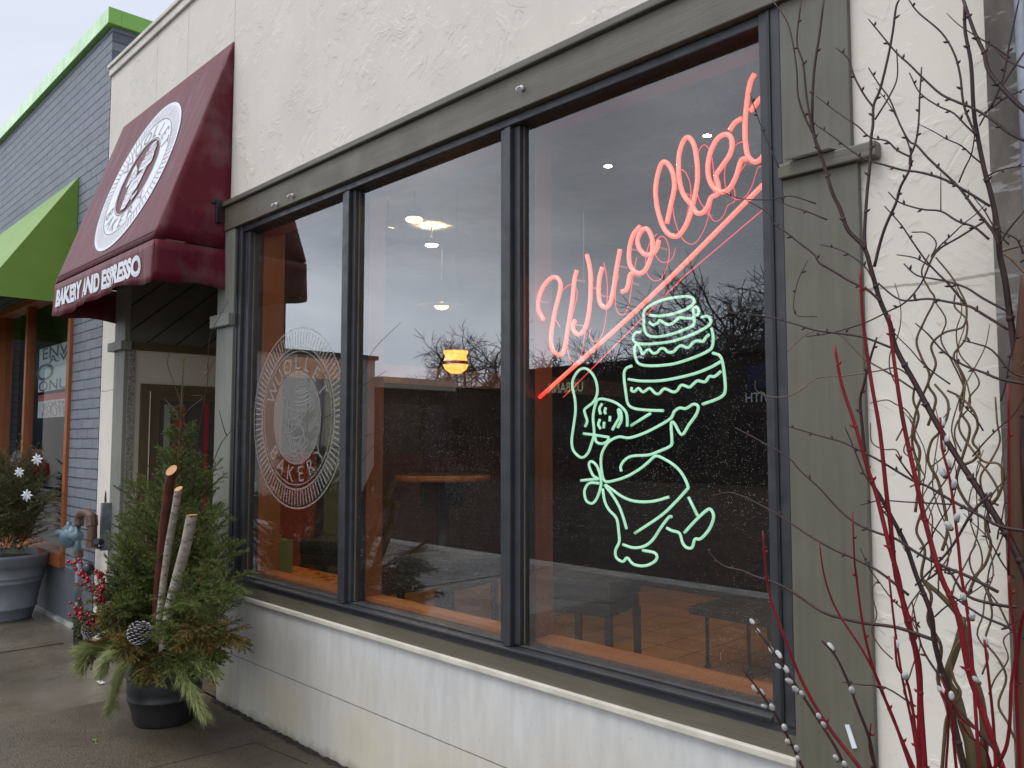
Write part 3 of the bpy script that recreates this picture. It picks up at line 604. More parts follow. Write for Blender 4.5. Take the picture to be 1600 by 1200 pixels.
# ================================================================== emblem artwork (shared flat strokes)
Z3, Z4, Z5 = (960, 450), (880, 560), (890, 700)
def s6(o, pts): return [(o[0]+x/6, o[1]+y/6) for x, y in pts]
GREEN = {
 'cake_top_tube': s6(Z3, [(330,255),(430,262),(560,240),(680,195),(745,140),(735,95),(680,80),(560,90),(430,120),(320,175),(280,220),(275,300),(285,400),(330,450),(430,455),(560,425),(680,380),(742,345),(750,270),(785,245),(790,200),(765,180),(740,200),(745,265),(720,285),(640,280),(600,280),(560,320),(510,345),(470,330),(430,305),(400,330),(360,345),(325,320)]),
 'cake_middle_tube': s6(Z3, [(250,410),(200,420),(175,460),(190,505),(260,525),(400,520),(560,495),(720,440),(850,375),(900,330),(895,280),(860,265),(815,275)]),
 'cake_middle_icing_tube': s6(Z3, [(910,375),(925,450),(920,540),(880,590),(750,650),(600,700),(500,720),(350,730),(240,715),(200,660),(190,560),(215,530),(245,570),(265,620),(300,585),(330,580),(360,610),(400,605),(430,570),(470,570),(500,600),(550,600),(590,560),(630,540),(690,560),(740,510),(780,495),(830,500),(860,460),(890,435)]),
 'cake_base_tube': s6(Z3, [(165,730),(110,755),(90,820),(110,1000),(130,1090),(190,1130),(320,1145),(460,1150)]),
 'cake_rim_tube': s6(Z3, [(130,855),(250,872),(420,870),(580,845),(760,800),(900,745),(995,690)]),
 'cake_icing_tube': s6(Z3, [(165,930),(160,960),(190,970),(225,940),(270,975),(330,940),(380,985),(420,990),(470,945),(550,975),(590,960),(630,910),(700,930),(740,900),(780,870),(850,880),(890,830),(940,830),(1000,780)]),
 'cake_side_tube': s6(Z3, [(920,610),(980,630),(1010,680),(1030,800),(1040,950),(1015,1010),(940,1050),(825,1090)]),
 'hat_tube': s6(Z4, [(205,640),(225,590),(205,520),(200,480),(240,445),(290,400),(320,320),(310,220),(270,140),(210,95),(150,110),(100,180),(85,260),(110,380),(115,500),(95,650),(80,780),(100,870),(170,930),(230,890),(265,800),(290,700),(280,550),(300,440),(330,385),(400,385),(500,420),(580,490),(600,560),(600,640)]),
 'collar_tube': s6(Z4, [(190,705),(310,720),(430,740)]),
 'chin_tube': s6(Z4, [(300,720),(310,780),(360,800),(410,780),(430,745)]),
 'brow_tube': s6(Z4, [(365,425),(340,470),(350,525)]),
 'eye_tube': s6(Z4, [(400,460),(390,500),(400,520)]),
 'cheek_tube': s6(Z4, [(345,570),(330,620),(350,660)]),
 'lower_eye_tube': s6(Z4, [(385,595),(380,655)]),
 'nose_tube': s6(Z4, [(440,540),(435,590)]),
 'moustache_tube': s6(Z4, [(460,670),(500,600),(525,550),(515,480),(540,500),(545,580),(510,650)]),
 'forearm_tube': s6(Z4, [(635,630),(820,515)]),
 'body_tube': s6(Z4, [(545,1060),(540,1010),(580,950),(650,915),(800,905),(900,870),(1000,825),(1020,780),(1012,620),(1040,605),(1110,715),(1180,620),(1250,520),(1265,450),(1220,430),(1150,470),(1090,465),(1040,500),(1010,560),(900,630),(760,700),(620,745),(520,735),(430,780),(380,850),(355,930),(360,1050),(390,1150),(480,1145),(600,1105),(720,1035),(800,970),(870,915),(960,950),(1050,1010),(1120,1090),(1170,1200),(1150,1240),(1040,1360),(910,1480),(670,1640)]),
 'apron_tube': s6(Z5, [(335,345),(400,390),(500,460),(620,500),(780,500),(930,460)]),
 'apron_string_tube': s6(Z5, [(328,345),(400,440),(460,540),(500,640),(535,760)]),
 'leg_tube': s6(Z5, [(310,380),(330,500),(370,580),(440,660),(460,780),(465,880),(430,960),(440,1030),(500,1065),(540,1030),(600,1090),(700,1105),(790,1070),(820,1020),(790,980),(685,960)]),
 'hem_tube': s6(Z5, [(500,905),(600,935),(700,920),(780,860),(860,740),(930,650),(960,645)]),
 'shoe_tube': s6(Z5, [(910,750),(960,775),(1030,800),(1060,890),(1100,935),(1150,930),(1175,855),(1230,850),(1310,760),(1350,650),(1330,585),(1290,580),(1180,680),(1075,795)]),
 'ankle_tube': s6(Z5, [(1115,460),(1200,635)]),
 'bow_tube': s6(Z5, [(105,305),(190,296),(270,290)]),
 'bow_loop_tube': s6(Z5, [(272,290),(225,262),(195,205),(182,150),(205,125),(250,160),(280,230),(296,320),(280,410),(245,490),(205,520),(155,490),(140,400),(185,330),(275,330)]),
}
NY = 0.115
def stroke_flat(mb, P, width, put):
    """flat ribbon along 2-D points, mapped through put(u, v)"""
    n = len(P); vs = []
    for i in range(n):
        a = P[max(i-1, 0)]; b = P[min(i+1, n-1)]; d = Vector((b[0]-a[0], b[1]-a[1])); d = d.normalized() if d.length > 1e-9 else Vector((1, 0)); nrm = Vector((-d.y, d.x))*width*0.5
        vs += [put(P[i][0]+nrm.x, P[i][1]+nrm.y), put(P[i][0]-nrm.x, P[i][1]-nrm.y)]
    mb.add(vs, [(2*i, 2*i+1, 2*i+3, 2*i+2) for i in range(n-1)])
def ringmesh(mb, r0, r1, put, seg=96):
    mb.add([put(r*math.cos(2*math.pi*k/seg), r*math.sin(2*math.pi*k/seg)) for k in range(seg) for r in (r0, r1)],
           [(2*k, 2*k+1, (2*k+3) % (2*seg), (2*k+2) % (2*seg)) for k in range(seg)])
def ring_ticks(mb, r0, r1, n, w, put):
    for k in range(n):
        t = 2*math.pi*k/n; c, s = math.cos(t), math.sin(t)
        mb.add([put(c*r+s*h, s*r-c*h) for r, h in ((r0, w), (r1, w), (r1, -w), (r0, -w))], [(0, 1, 2, 3)])
def ring_text(mb, word, rad, size, mid, step, put, flip=False, bold=0.01):
    for i, ch in enumerate(word):
        k = i-(len(word)-1)/2
        ang = mid - k*step if not flip else mid + k*step
        vs, fs = text_mesh(ch, size, 0, bold*size); rot = ang - math.pi/2 if not flip else ang + math.pi/2
        r = rad if not flip else rad
        cx, cy = r*math.cos(ang), r*math.sin(ang); cr_, sr = math.cos(rot), math.sin(rot)
        mb.add([put(cx + x*cr_-(y-size*0.35)*sr, cy + x*sr+(y-size*0.35)*cr_) for x, y, z in vs], fs)
# baker drawing normalised to a unit circle, taken from the neon layout on the glass plane
gb = [on_y(px, py, NY) for s in GREEN.values() for px, py in s]
gx0, gx1 = min(p.x for p in gb), max(p.x for p in gb); gz0, gz1 = min(p.z for p in gb), max(p.z for p in gb)
def baker2d(scale):
    out = []
    for k, s in GREEN.items():
        P = [on_y(px, py, NY) for px, py in s]
        out.append([(((p.x-(gx0+gx1)/2)/(gz1-gz0))*scale, ((p.z-(gz0+gz1)/2)/(gz1-gz0))*scale) for p in P])
    return out

# etched emblem on the first pane
EC = (-4.185, 1.735)
def put_glass(off):
    return lambda u, v: (EC[0]+u, 0.040-off, EC[1]+v)
EM = MB(); pg = put_glass(0.0015)
for r0, r1 in ((0.500, 0.510), (0.395, 0.405), (0.372, 0.378), (0.252, 0.262)): ringmesh(EM, r0, r1, pg)
ring_ticks(EM, 0.408, 0.490, 92, 0.0052, pg)
ring_text(EM, 'WUOLLET', 0.315, 0.125, math.pi/2, 0.36, pg, bold=-0.0)
ring_text(EM, 'BAKERY', 0.315, 0.125, -math.pi/2, 0.36, pg, True, bold=-0.0)
EM.build('etched_emblem', M['frost'], WN)
disc = MB(); seg = 64
disc.poly([put_glass(0.0012)(0.25*math.cos(2*math.pi*k/seg), 0.25*math.sin(2*math.pi*k/seg)) for k in range(seg)])
disc.build('frosted_disc', M['frost2'], WN)
bk = MB()
for P in baker2d(0.44): stroke_flat(bk, P, 0.007, put_glass(0.0022))
bk.build('etched_baker', simple('etched_line', (0.22, 0.22, 0.21), 0.5), WN)

# ================================================================== maroon awning
AX0, AX1 = -7.03, -5.0; AT, AF = 4.195, 2.825; AY = -0.465
AW = thing('maroon_awning', (-6.0, 0, 2.57), 'maroon canvas awning with white round emblem over the bakery door', 'awning')
m_ = MB(); nx, ny = 40, 16
def slope_pt(x, s, off=0.0):
    # s 0 at the wall, 1 at the front edge; cloth sags a little between the bars
    sag = -0.012*math.sin(math.pi*s)*math.sin(math.pi*(x-AX0)/(AX1-AX0))
    nrm = Vector((0, -(AT-AF), -AY)).normalized(); nrm = Vector((0, -abs(nrm.y), abs(nrm.z)))
    p = Vector((x, AY*s-0.005, AT+(AF-AT)*s)) + nrm*(sag+off); return p
vs = [slope_pt(AX0+(AX1-AX0)*i/nx, j/ny) for j in range(ny+1) for i in range(nx+1)]
m_.add(vs, [(j*(nx+1)+i, j*(nx+1)+i+1, (j+1)*(nx+1)+i+1, (j+1)*(nx+1)+i) for j in range(ny) for i in range(nx)])
o = m_.build('canopy', M['maroon'], AW, smooth=True); sl = o.modifiers.new('thick', 'SOLIDIFY'); sl.thickness = 0.003
for xs, nm in ((AX1, 'side_panel'), (AX0, 'side_panel')):
    m_ = MB(); n = 14
    rows = []
    for j in range(n+1):
        z = AT+(AF-AT)*j/n; yf = AY*(j/n)-0.004; 
        rows.append([Vector((xs + 0.006*math.sin(j*1.1)*math.sin(math.pi*i/8), yf*(1-i/8)-0.002*(i/8), z)) for i in range(9)])
    m_.add([p for r in rows for p in r], [(j*9+i, j*9+i+1, (j+1)*9+i+1, (j+1)*9+i) for j in range(n) for i in range(8)])
    o = m_.build(nm, M['maroon'], AW, smooth=True); o.modifiers.new('thick', 'SOLIDIFY').thickness = 0.003
def val_y(x): return AY - 0.012 - 0.012*math.sin((x-AX0)*9.5) - 0.008*math.sin((x-AX0)*23+1)
def val_bot(x):
    t = (x-AX0)/(AX1-AX0); return 2.575 - 0.018*math.sin(math.pi*t*2.2+0.3) - 0.01*math.sin(t*15)
m_ = MB(); nx = 60; ny = 6
vs = []
for j in range(ny+1):
    for i in range(nx+1):
        x = AX0+(AX1-AX0)*i/nx; k = j/ny; z = AF-0.012+(val_bot(x)-AF+0.012)*k; y = AY-0.006 + (val_y(x)-AY+0.006)*k; vs.append((x, y, z))
m_.add(vs, [(j*(nx+1)+i, j*(nx+1)+i+1, (j+1)*(nx+1)+i+1, (j+1)*(nx+1)+i) for j in range(ny) for i in range(nx)])
va = m_.build('valance', M['maroon'], AW, smooth=True); va.modifiers.new('thick', 'SOLIDIFY').thickness = 0.003
for xs in (AX1+0.004, AX0-0.004):
    m_ = MB(); vs = []
    for j in range(5):
        for i in range(17):
            t = i/16; k = j/4; y = (AY-0.014*k)*(1-t)-0.004*t; zb = 2.575+0.0*t - 0.012*math.sin(t*7+0.5)-0.01*t; vs.append((xs + 0.012*k*math.sin(t*8), y, AF-0.01+(zb-AF+0.01)*k))
    m_.add(vs, [(j*17+i, j*17+i+1, (j+1)*17+i+1, (j+1)*17+i) for j in range(4) for i in range(16)])
    o = m_.build('side_valance', M['maroon'], AW, smooth=True); o.modifiers.new('thick', 'SOLIDIFY').thickness = 0.003
fm = MB().tube([(AX0+.03, AY+.03, AF-.02), (AX1-.03, AY+.03, AF-.02)], 0.012, 6).tube([(AX0+.03, AY+.03, AF-.02), (AX0+.03, -0.01, AF-.02)], 0.012, 6).tube([(AX1-.03, AY+.03, AF-.02), (AX1-.03, -0.01, AF-.02)], 0.012, 6)
fm.tube([(AX1-.03, AY+.05, AF-.02), (AX1-.03, -0.01, AT-0.12)], 0.01, 6).tube([(AX0+.03, AY+.05, AF-.02), (AX0+.03, -0.01, AT-0.12)], 0.01, 6)
fm.build('awning_frame', M['galv'], AW, smooth=True)
fl = MB().box(AX0, AX1, -0.012, -0.002, AF-0.25, AF-0.24).tube([(AX0, AY+.0, AF+0.0), (AX0, AY+.01, AF)], 0.004, 4)
stitch = MB(); stitch.tube([slope_pt(AX0+0.003+(AX1-AX0-0.006)*i/20, 0.965, 0.0025) for i in range(21)], 0.0025, 4); stitch.build('hem_seam', M['maroon_in'], AW)
AC = (-5.985, 0.755); SL = math.hypot(AT-AF, AY)
def put_aw(off): return lambda u, v: slope_pt(AC[0]+u, (AC[1]-v)/SL, 0.003+off)
em = MB(); P1 = put_aw(0.001)
# white band with tick marks, drawn as facets fine enough to follow the cloth
def discmesh(mb, r0, r1, put, seg=72, rings=6):
    vs = [put((r0+(r1-r0)*j/rings)*math.cos(2*math.pi*k/seg), (r0+(r1-r0)*j/rings)*math.sin(2*math.pi*k/seg)) for j in range(rings+1) for k in range(seg)]
    mb.add(vs, [(j*seg+k, j*seg+(k+1) % seg, (j+1)*seg+(k+1) % seg, (j+1)*seg+k) for j in range(rings) for k in range(seg)])
discmesh(em, 0.300, 0.595, P1)
EMB = em.build('emblem', M['white'], AW)
dk = MB(); P2 = put_aw(0.0035)
ringmesh(dk, 0.462, 0.470, P2); ringmesh(dk, 0.306, 0.316, P2)
for k in range(88):
    t = 2*math.pi*k/88; c, s = math.cos(t), math.sin(t)
    stroke_flat(dk, [(c*r, s*r) for r in (0.48, 0.51, 0.545, 0.572)], 0.006, P2)
ring_text(dk, 'WUOLLET', 0.385, 0.155, math.pi/2, 0.36, P2, bold=-0.012)
ring_text(dk, 'BAKERY', 0.385, 0.155, -math.pi/2, 0.36, P2, True, bold=-0.012)
dk.build('emblem_lettering', simple('grey_print', (0.26, 0.24, 0.27), 0.6), EMB)
bk = MB()
figs = baker2d(0.54)
for P in figs: stroke_flat(bk, P, 0.010, put_aw(0.003))
# body and cake filled white behind the lines
fill = MB()
def hullfill(keys, sc=0.54):
    names = list(GREEN.keys()); pts = []
    for k in keys: pts += figs[names.index(k)]
    pts = sorted(set(pts))
    def half(ps):
        h = []
        for p in ps:
            while len(h) > 1 and (h[-1][0]-h[-2][0])*(p[1]-h[-2][1])-(h[-1][1]-h[-2][1])*(p[0]-h[-2][0]) <= 0: h.pop()
            h.append(p)
        return h[:-1]
    return half(pts)+half(pts[::-1])
for ks in (('cake_top_tube',), ('cake_middle_icing_tube', 'cake_middle_tube'), ('cake_base_tube', 'cake_rim_tube', 'cake_side_tube'), ('hat_tube',), ('body_tube', 'apron_tube'), ('leg_tube', 'hem_tube'), ('shoe_tube',)):
    H = hullfill(ks); 
    fill.poly([put_aw(0.0015+0.0002*len(fill.f))(u, v) for u, v in H])
fill.build('baker_drawing', M['white'], EMB)
bk2 = MB()
for P in figs: stroke_flat(bk2, P, 0.0045, put_aw(0.0042))
bk2.build('baker_outline', simple('grey_print_line', (0.2, 0.16, 0.18), 0.6), EMB)
# valance lettering follows the cloth
vs, fs = text_mesh('BAKERY AND ESPRESSO', 0.168, 0, 0.009)
x0 = min(v[0] for v in vs); x1 = max(v[0] for v in vs); W_ = 1.72
lt = MB()
def val_pt(x, z):
    k = min(1, max(0, (AF-0.012-z)/(AF-0.012-val_bot(x)))); return (x, AY-0.006 + (val_y(x)-AY+0.006)*k - 0.004, z)
# subdivide letters by mapping their vertices directly
lt.add([val_pt(-6.94 + (x-x0)/(x1-x0)*W_, 2.634 + y*1.0) for x, y, z in vs], fs)
o = lt.build('lettering', M['white'], va)

# ================================================================== neighbour building
NB = thing('brick_building', (-10, 0.5, 0), 'grey blue painted brick shop with lime green roof edge', 'building')
w = MB()
wx0, wx1, wz0, wz1 = -10.93, -8.19, 0.50, 3.10
w.box(-13.5, wx0, 0, 0.2, 0.48, 5.2).box(wx1, -7.40, 0.0, 0.2, 0.48, 5.2).box(wx0, wx1, 0, 0.2, wz1, 5.2)
w.build('wall', M['brick_x'], NB)
box(-7.60, -7.402, 0.2, 9, 0.48, 5.2).build('side_wall', M['brick_y'], NB)
box(-13.5, -7.402, -0.004, 0.2, 0.0, 0.478).build('plinth', M['greywall'], NB)
box(-13.5, -7.43, -0.035, 0.0, -0.01, 0.03).build('base_strip', M['kerb'], NB)
cp = MB().box(-13.5, -7.36, -0.05, 0.06, 5.2, 5.345).box(-7.44, -7.36, 0.06, 9.0, 5.2, 5.345)
cp.build('roof_cap', M['lime'], NB, bevel=0.005)
box(-13.3, -7.62, 0.2, 9, 4.9, 5.0).build('roof', M['int_dark'], NB)
NW = MB().box(wx0, wx1, -0.05, 0.12, wz0-0.022, wz0+0.10).build('shop_window', M['orange_x'], NB)
f = MB().box(wx0, wx0+0.07, -0.03, 0.12, wz0+0.10, wz1).box(wx1-0.075, wx1, -0.03, 0.12, wz0+0.10, wz1).box(wx0+.07, wx1-.075, -0.03, 0.12, wz1-0.08, wz1).box(-9.835, -9.765, -0.005, 0.08, wz0+0.10, wz1-0.08)
f.build('window_frame', M['orange'], NW, bevel=0.004)
MB().box(wx0+0.07, -9.835, 0.04, 0.046, wz0+0.1, wz1-0.08).build('pane', M['glass_nb'], NW)
MB().box(-9.765, wx1-0.075, 0.04, 0.046, wz0+0.1, wz1-0.08).build('pane', M['glass_nb'], NW)
MB().box(-13.4, -7.62, 3.4, 3.5, 0, 3.3).box(-13.4, -7.62, 0.21, 3.4, 3.2, 3.3).build('inner_wall', simple('dark_green_room', (0.035, 0.04, 0.025), 0.8), NB)
box(-13.4, -7.62, 0.21, 3.4, 0.0, 0.4).build('floor', M['int_dark'], NB)
box(-13.5, -13.4, 0.21, 3.5, 0, 3.3).build('inner_wall', bpy.data.materials['dark_green_room'], NB)
box(-11.2, -8.6, 1.2, 1.6, 0.4, 1.25).build('shop_counter', M['int_red'], NB)
# posters taped inside the glass
def poster(name, px0, py0, px1, py1, y, mat, label, lines, ink, band=None):
    a_ = on_y(px0, py0, y); b_ = on_y(px1, py1, y); cx, cz = (a_.x+b_.x)/2, (a_.z+b_.z)/2; w2, h2 = abs(b_.x-a_.x)/2, abs(a_.z-b_.z)/2
    T = thing(name, (cx, y, cz-h2), label, 'poster')
    box(cx-w2, cx+w2, y, y+0.003, cz-h2, cz+h2).build('paper', mat, T)
    for i, (s, u, v, sx, sz) in enumerate(lines):
        vs, fs = text_mesh(s, 1.0, 0, 0.01); x0 = min(q[0] for q in vs); x1 = max(q[0] for q in vs); z0 = min(q[1] for q in vs); z1 = max(q[1] for q in vs)
        MB().add([(cx + u*w2 + ((q[0]-x0)/(x1-x0)-0.5)*2*w2*sx, y-0.002, cz + v*h2 + ((q[1]-z0)/(z1-z0)-0.5)*2*h2*sz) for q in vs], fs).build('lettering', ink[i % len(ink)], T)
    if band: box(cx-w2, cx+w2, y-0.001, y, cz+h2*band[0], cz+h2*band[1]).build('colour_band', band[2], T)
ink = simple('black_ink', (0.03, 0.04, 0.05), 0.5); redink = simple('red_ink', (0.42, 0.03, 0.03), 0.5)
pale = simple('pale_paper', (0.50, 0.62, 0.64), 0.7, (0.45, 0.56, 0.58), 4, 0.02)
poster('paper_poster', 62, 546, 107, 606, 0.07, pale, 'pale blue poster with black letters hanging in the brick shop window', [('ENV', 0.1, 0.72, 0.85, 0.26), ('A.V', 0.3, 0.40, 0.6, 0.18), ('O', -0.55, -0.12, 0.6, 0.38), ('ONU', 0, -0.75, 0.95, 0.24)], [ink])
poster('paper_notice', 60, 618, 107, 650, 0.07, pale, 'small red and white notice below the pale poster in the brick shop window', [('NOW HIRING', 0.1, 0.2, 0.8, 0.2), ('PART TIME', 0.1, -0.2, 0.8, 0.2), ('POSITIONS', 0.1, -0.65, 0.8, 0.2)][:0] or [('KORTN', 0.15, 0.1, 0.75, 0.2), ('PLE WA', 0.15, -0.3, 0.75, 0.2), ('ROUTE', 0.1, -0.72, 0.8, 0.2)], [redink], (0.45, 1.0, redink))
# warm lamps inside the neighbour shop
for i, (px, py, s) in enumerate(((78, 537, 0.07), (103, 526, 0.11), (112, 520, 0.09), (86, 541, 0.035))):
    p = on_y(px, py, 1.6); T = thing('shop_lamp', (p.x, p.y, p.z), ['small warm lamp left of the others above the pale poster', 'large warm lamp just left of the window edge above the pale poster', 'warm lamp at the right edge of the brick shop window', 'tiny warm lamp close above the pale poster'][i], 'lamp', 'warm lamps inside the brick shop')
    MB().ball((p.x, p.y, p.z), s, 1.3, 1, 0.6, 10, 6).build('bulb', M['lampwarm'], T, smooth=True); MB().tube([(p.x, p.y, p.z+s*0.5), (p.x, p.y, 3.2)], 0.006, 5).build('cord', M['black'], T)

# lime awning
GA = thing('lime_awning', (-10, 0, 2.86), 'lime green awning over the brick shop window', 'awning')
gx1, gx0, gt, gb_, gy = -8.19, -11.6, 4.05, 2.862, -0.76
MB().add([(gx0,-0.004,gt),(gx1,-0.004,gt),(gx1,gy,gb_),(gx0,gy,gb_),(gx0,-0.004,gt-0.006),(gx1,-0.004,gt-0.006),(gx1,gy+0.004,gb_),(gx0,gy+0.004,gb_)], [(0,1,2,3),(4,7,6,5)]).build('canopy', M['limecloth'], GA)
MB().add([(gx1+0.003,-0.004,gt),(gx1+0.003,-0.004,gb_),(gx1+0.003,gy,gb_),(gx1,-0.004,gt),(gx1,-0.004,gb_),(gx1,gy,gb_)], [(0,1,2),(5,4,3),(1,4,5,2)]).build('side_panel', M['limecloth'], GA)
MB().add([(gx0,-0.004,gt),(gx0,-0.004,gb_),(gx0,gy,gb_)], [(0,1,2)]).build('side_panel', M['limecloth'], GA)

# ================================================================== neon signs (inside the glass)
def px_path(pts, y): return [on_y(px, py, y) for px, py in pts]
NR = thing('red_neon_sign', on_y(840, 625, NY), 'glowing red neon script shop name with underline inside the window', 'neon sign')
def n1(pts): return [(1010+x/5, 100+y/5) for x, y in pts]
def n2(pts): return [(830+x/4.1375, 340+y/4.1375) for x, y in pts]
def n8(pts): return [(800+x/3.43, 100+y/3.43) for x, y in pts]
RED = [
 n2([(80,660),(48,600),(45,540),(75,450),(130,390),(168,390),(190,430),(180,500),(150,620),(130,750),(132,830),(160,880),(200,880),(220,820),(240,700),(265,540),(280,400),(295,340)]),
 n2([(360,240),(380,330),(385,450),(375,600),(350,710),(310,755),(275,730),(270,690),(285,665)]),
 n2([(460,320),(440,400),(437,500),(450,560),(485,580),(515,540),(535,440),(555,310),(575,205)]),
 n2([(705,55),(660,110),(635,200),(635,290),(660,340),(700,360),(740,335),(775,250),(785,160),(760,85),(725,75),(690,130),(695,190),(730,235),(770,238),(800,220),(815,190),(825,145)]),
 n2([(585,480),(615,465),(630,420),(640,370),(668,352)]),
 n8([(830,855),(850,760),(870,660),(860,580),(830,530),(800,535),(775,620),(770,700),(785,800),(820,890),(870,925),(910,900),(950,820),(985,680),(995,580),(980,450),(950,395),(920,410),(895,490),(895,600),(915,690),(955,748)]),
 n1([(345,1080),(390,1160),(440,1160),(480,1110),(505,1045),(560,1010),(560,940),(545,870),(590,800),(650,710),(670,630),(655,565),(610,550),(550,590),(500,690),(480,800),(490,900),(530,970),(590,1000),(650,970),(700,880),(740,755),(785,740)]),
 n1([(845,75),(810,150),(785,300),(770,480),(775,620),(795,720),(850,765),(910,720),(935,620),(960,550)]),
 n1([(650,520),(690,460),(745,425)]), n1([(812,370),(850,320),(890,270),(950,230)]),
 [(843,621),(1010,470),(1198,283)],
]
nmr = ['letter_w_tube','letter_w_tube','letter_u_tube','letter_o_tube','link_tube','letter_l_tube','letter_e_tube','letter_t_tube','crossbar_tube','crossbar_tube','underline_tube']
for nm, s in zip(nmr, RED):
    P = catmull(px_path(s, NY), 5); MB().tube(P, 0.0084, 12).build(nm, M['neon_red'], NR, smooth=True)
P = px_path([(880,621),(1070,431),(1206,316)], NY+0.02); MB().tube(P, 0.0022, 6).build('ghost_reflection', M['neon_ghost'], NR)  # reflection of the underline in the panes, modelled as a thin glowing line
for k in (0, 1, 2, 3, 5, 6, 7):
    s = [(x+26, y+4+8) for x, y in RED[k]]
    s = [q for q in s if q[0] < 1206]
    P = catmull(px_path(s, NY+0.03), 4); MB().tube(P, 0.0016, 5).build('ghost_reflection', M['neon_ghost'], NR)  # offset glowing copies of the letters stand in for their reflection in the glass
# glass stand-offs
for k, s in enumerate(RED):
    for j in (2, len(s)-2):
        if len(s) > 4:
            p = on_y(*s[j], NY); MB().tube([p+Vector((0, 0.006, 0)), p+Vector((0, 0.06, 0))], 0.004, 6).build('tube_support', M['offwhite'], NR)
NG = thing('green_neon_sign', on_y(1000, 880, NY), 'green neon baker carrying a three tier cake inside the window', 'neon sign')
for nm, s in GREEN.items():
    P = px_path(s, NY); P = catmull(P, 4) if len(P) > 2 else P
    MB().tube(P, 0.0054, 12).build(nm, M['neon_green'], NG, smooth=True)
# ballast wire
MB().tube([on_y(912, 330, NY+.02), on_y(912, 440, NY+.02)], 0.0015, 5).build('hanging_wire', M['galv'], NR)

# ================================================================== interior furniture and lamps
def bar_stool(x, y, rz, label, h=0.80, s=0.21):
    T = thing('bar_stool', (x, y, 0), label, 'stool', 'upholstered stools inside the bakery window')
    T.rotation_euler = (0, 0, rz)
    def b(m, name, mat, bevel=0):
        me = MB(); me.v = [(v[0]+x, v[1]+y, v[2]) for v in m.v]; me.f = m.f; o = me.build(name, mat, T, bevel=bevel); return o
    b(MB().box(-s, s, -s, s, h-0.12, h), 'seat', M['dark_fabric'], 0.03)
    b(MB().box(-s*0.92, s*0.92, -s*0.92, s*0.92, h-0.20, h-0.125), 'apron', M['dark_leg'], 0.004)
    for a in (-1, 1):
        for c in (-1, 1):
            l = MB(); k = s*0.86; l.tube([(a*k, c*k, h-0.2), (a*k*1.04, c*k*1.04, 0)], [0.028, 0.02], 4); b(l, 'leg', M['dark_leg'])
    f_ = MB().tube([(-s*.9, -s*.9, .28), (s*.9, -s*.9, .28)], .012, 5).tube([(-s*.9, s*.9, .28), (s*.9, s*.9, .28)], .012, 5); b(f_, 'footrest', M['dark_leg'])
p = on_z(920, 905, 0.8); bar_stool(p.x-0.1, p.y+0.15, 0.25, 'dark upholstered stool seen low in the pane with the neon baker', 0.8, 0.23)
p = on_z(690, 870, 0.8); bar_stool(p.x-0.05, p.y+0.1, 0.15, 'dark upholstered stool in front of the round table', 0.8, 0.27)
p = on_z(505, 842, 0.8); bar_stool(p.x, p.y+0.1, 0.5, 'dark upholstered stool behind the pane with the etched emblem', 0.8, 0.21)
p = on_z(691, 741, 1.33)
RT = thing('round_table', (p.x, p.y, 0), 'tall round table with orange wood edge behind the middle pane', 'table')
MB().lathe((p.x, p.y, 1.325), [(0, 0), (0.375, 0)], 48).build('tabletop', M['table'], RT)
MB().lathe((p.x, p.y, 1.28), [(0.375, 0.0), (0.395, 0.004), (0.40, 0.022), (0.395, 0.046), (0.375, 0.05)], 48).build('table_edge', M['edge'], RT, smooth=True)
MB().box(p.x-.13, p.x+.13, p.y-.13, p.y+.13, 1.06, 1.28).build('bracket', M['dark_leg'], RT)
MB().tube([(p.x, p.y, 0.03), (p.x, p.y, 1.07)], 0.06, 12).build('pedestal', M['dark_leg'], RT, smooth=True)
MB().lathe((p.x, p.y, 0), [(0.28, 0), (0.28, 0.02), (0.05, 0.05)], 32).build('base', M['dark_leg'], RT)
# low dark bench at the right
a_ = on_z(1082, 945, 0.42); T = thing('low_bench', (a_.x, a_.y, 0), 'low dark bench on thin legs at the right edge of the window', 'bench')
MB().box(a_.x, a_.x+1.5, a_.y-0.05, a_.y+0.5, 0.36, 0.42).build('seat', M['dark_leg'], T, bevel=0.01)
for dx in (0.12, 0.45, 1.3):
    MB().tube([(a_.x+dx, a_.y+0.0, 0.36), (a_.x+dx, a_.y+0.0, 0.0)], 0.013, 6).lathe((a_.x+dx, a_.y, 0), [(0.03, 0), (0.03, .012), (0.013, .02)], 10).build('leg', M['black'], T)
a_ = on_z(1215, 1005, 0.0); T = thing('storage_box', (a_.x, a_.y, 0), 'dark box on the tiled floor under the low bench', 'box')
box(a_.x-.1, a_.x+.35, a_.y+.0, a_.y+.35, 0.0, 0.22).build('body', M['dark_leg'], T, bevel=0.02); box(a_.x-.11, a_.x+.36, a_.y-.01, a_.y+.36, 0.22, 0.25).build('lid', M['dark_fabric'], T, bevel=.006)
a_ = on_x(431, 897, -5.6); PZ = a_.z; T = thing('green_carton', (a_.x, a_.y, PZ), 'pale green carton standing behind the pane with the etched emblem', 'carton')
MB().box(a_.x-.1, a_.x+.1, a_.y-.08, a_.y+.08, PZ, PZ+.25).build('body', M['int_green'], T, bevel=.004); MB().add([(a_.x-.1, a_.y-.08, PZ+.25), (a_.x+.1, a_.y-.08, PZ+.25), (a_.x+.09, a_.y, PZ+.29), (a_.x-.09, a_.y, PZ+.29)], [(0,1,2,3)]).build('flap', M['int_green'], T)
T = thing('wooden_plinth', (a_.x, a_.y, 0), 'low orange wood plinth under the pale green carton', 'plinth')
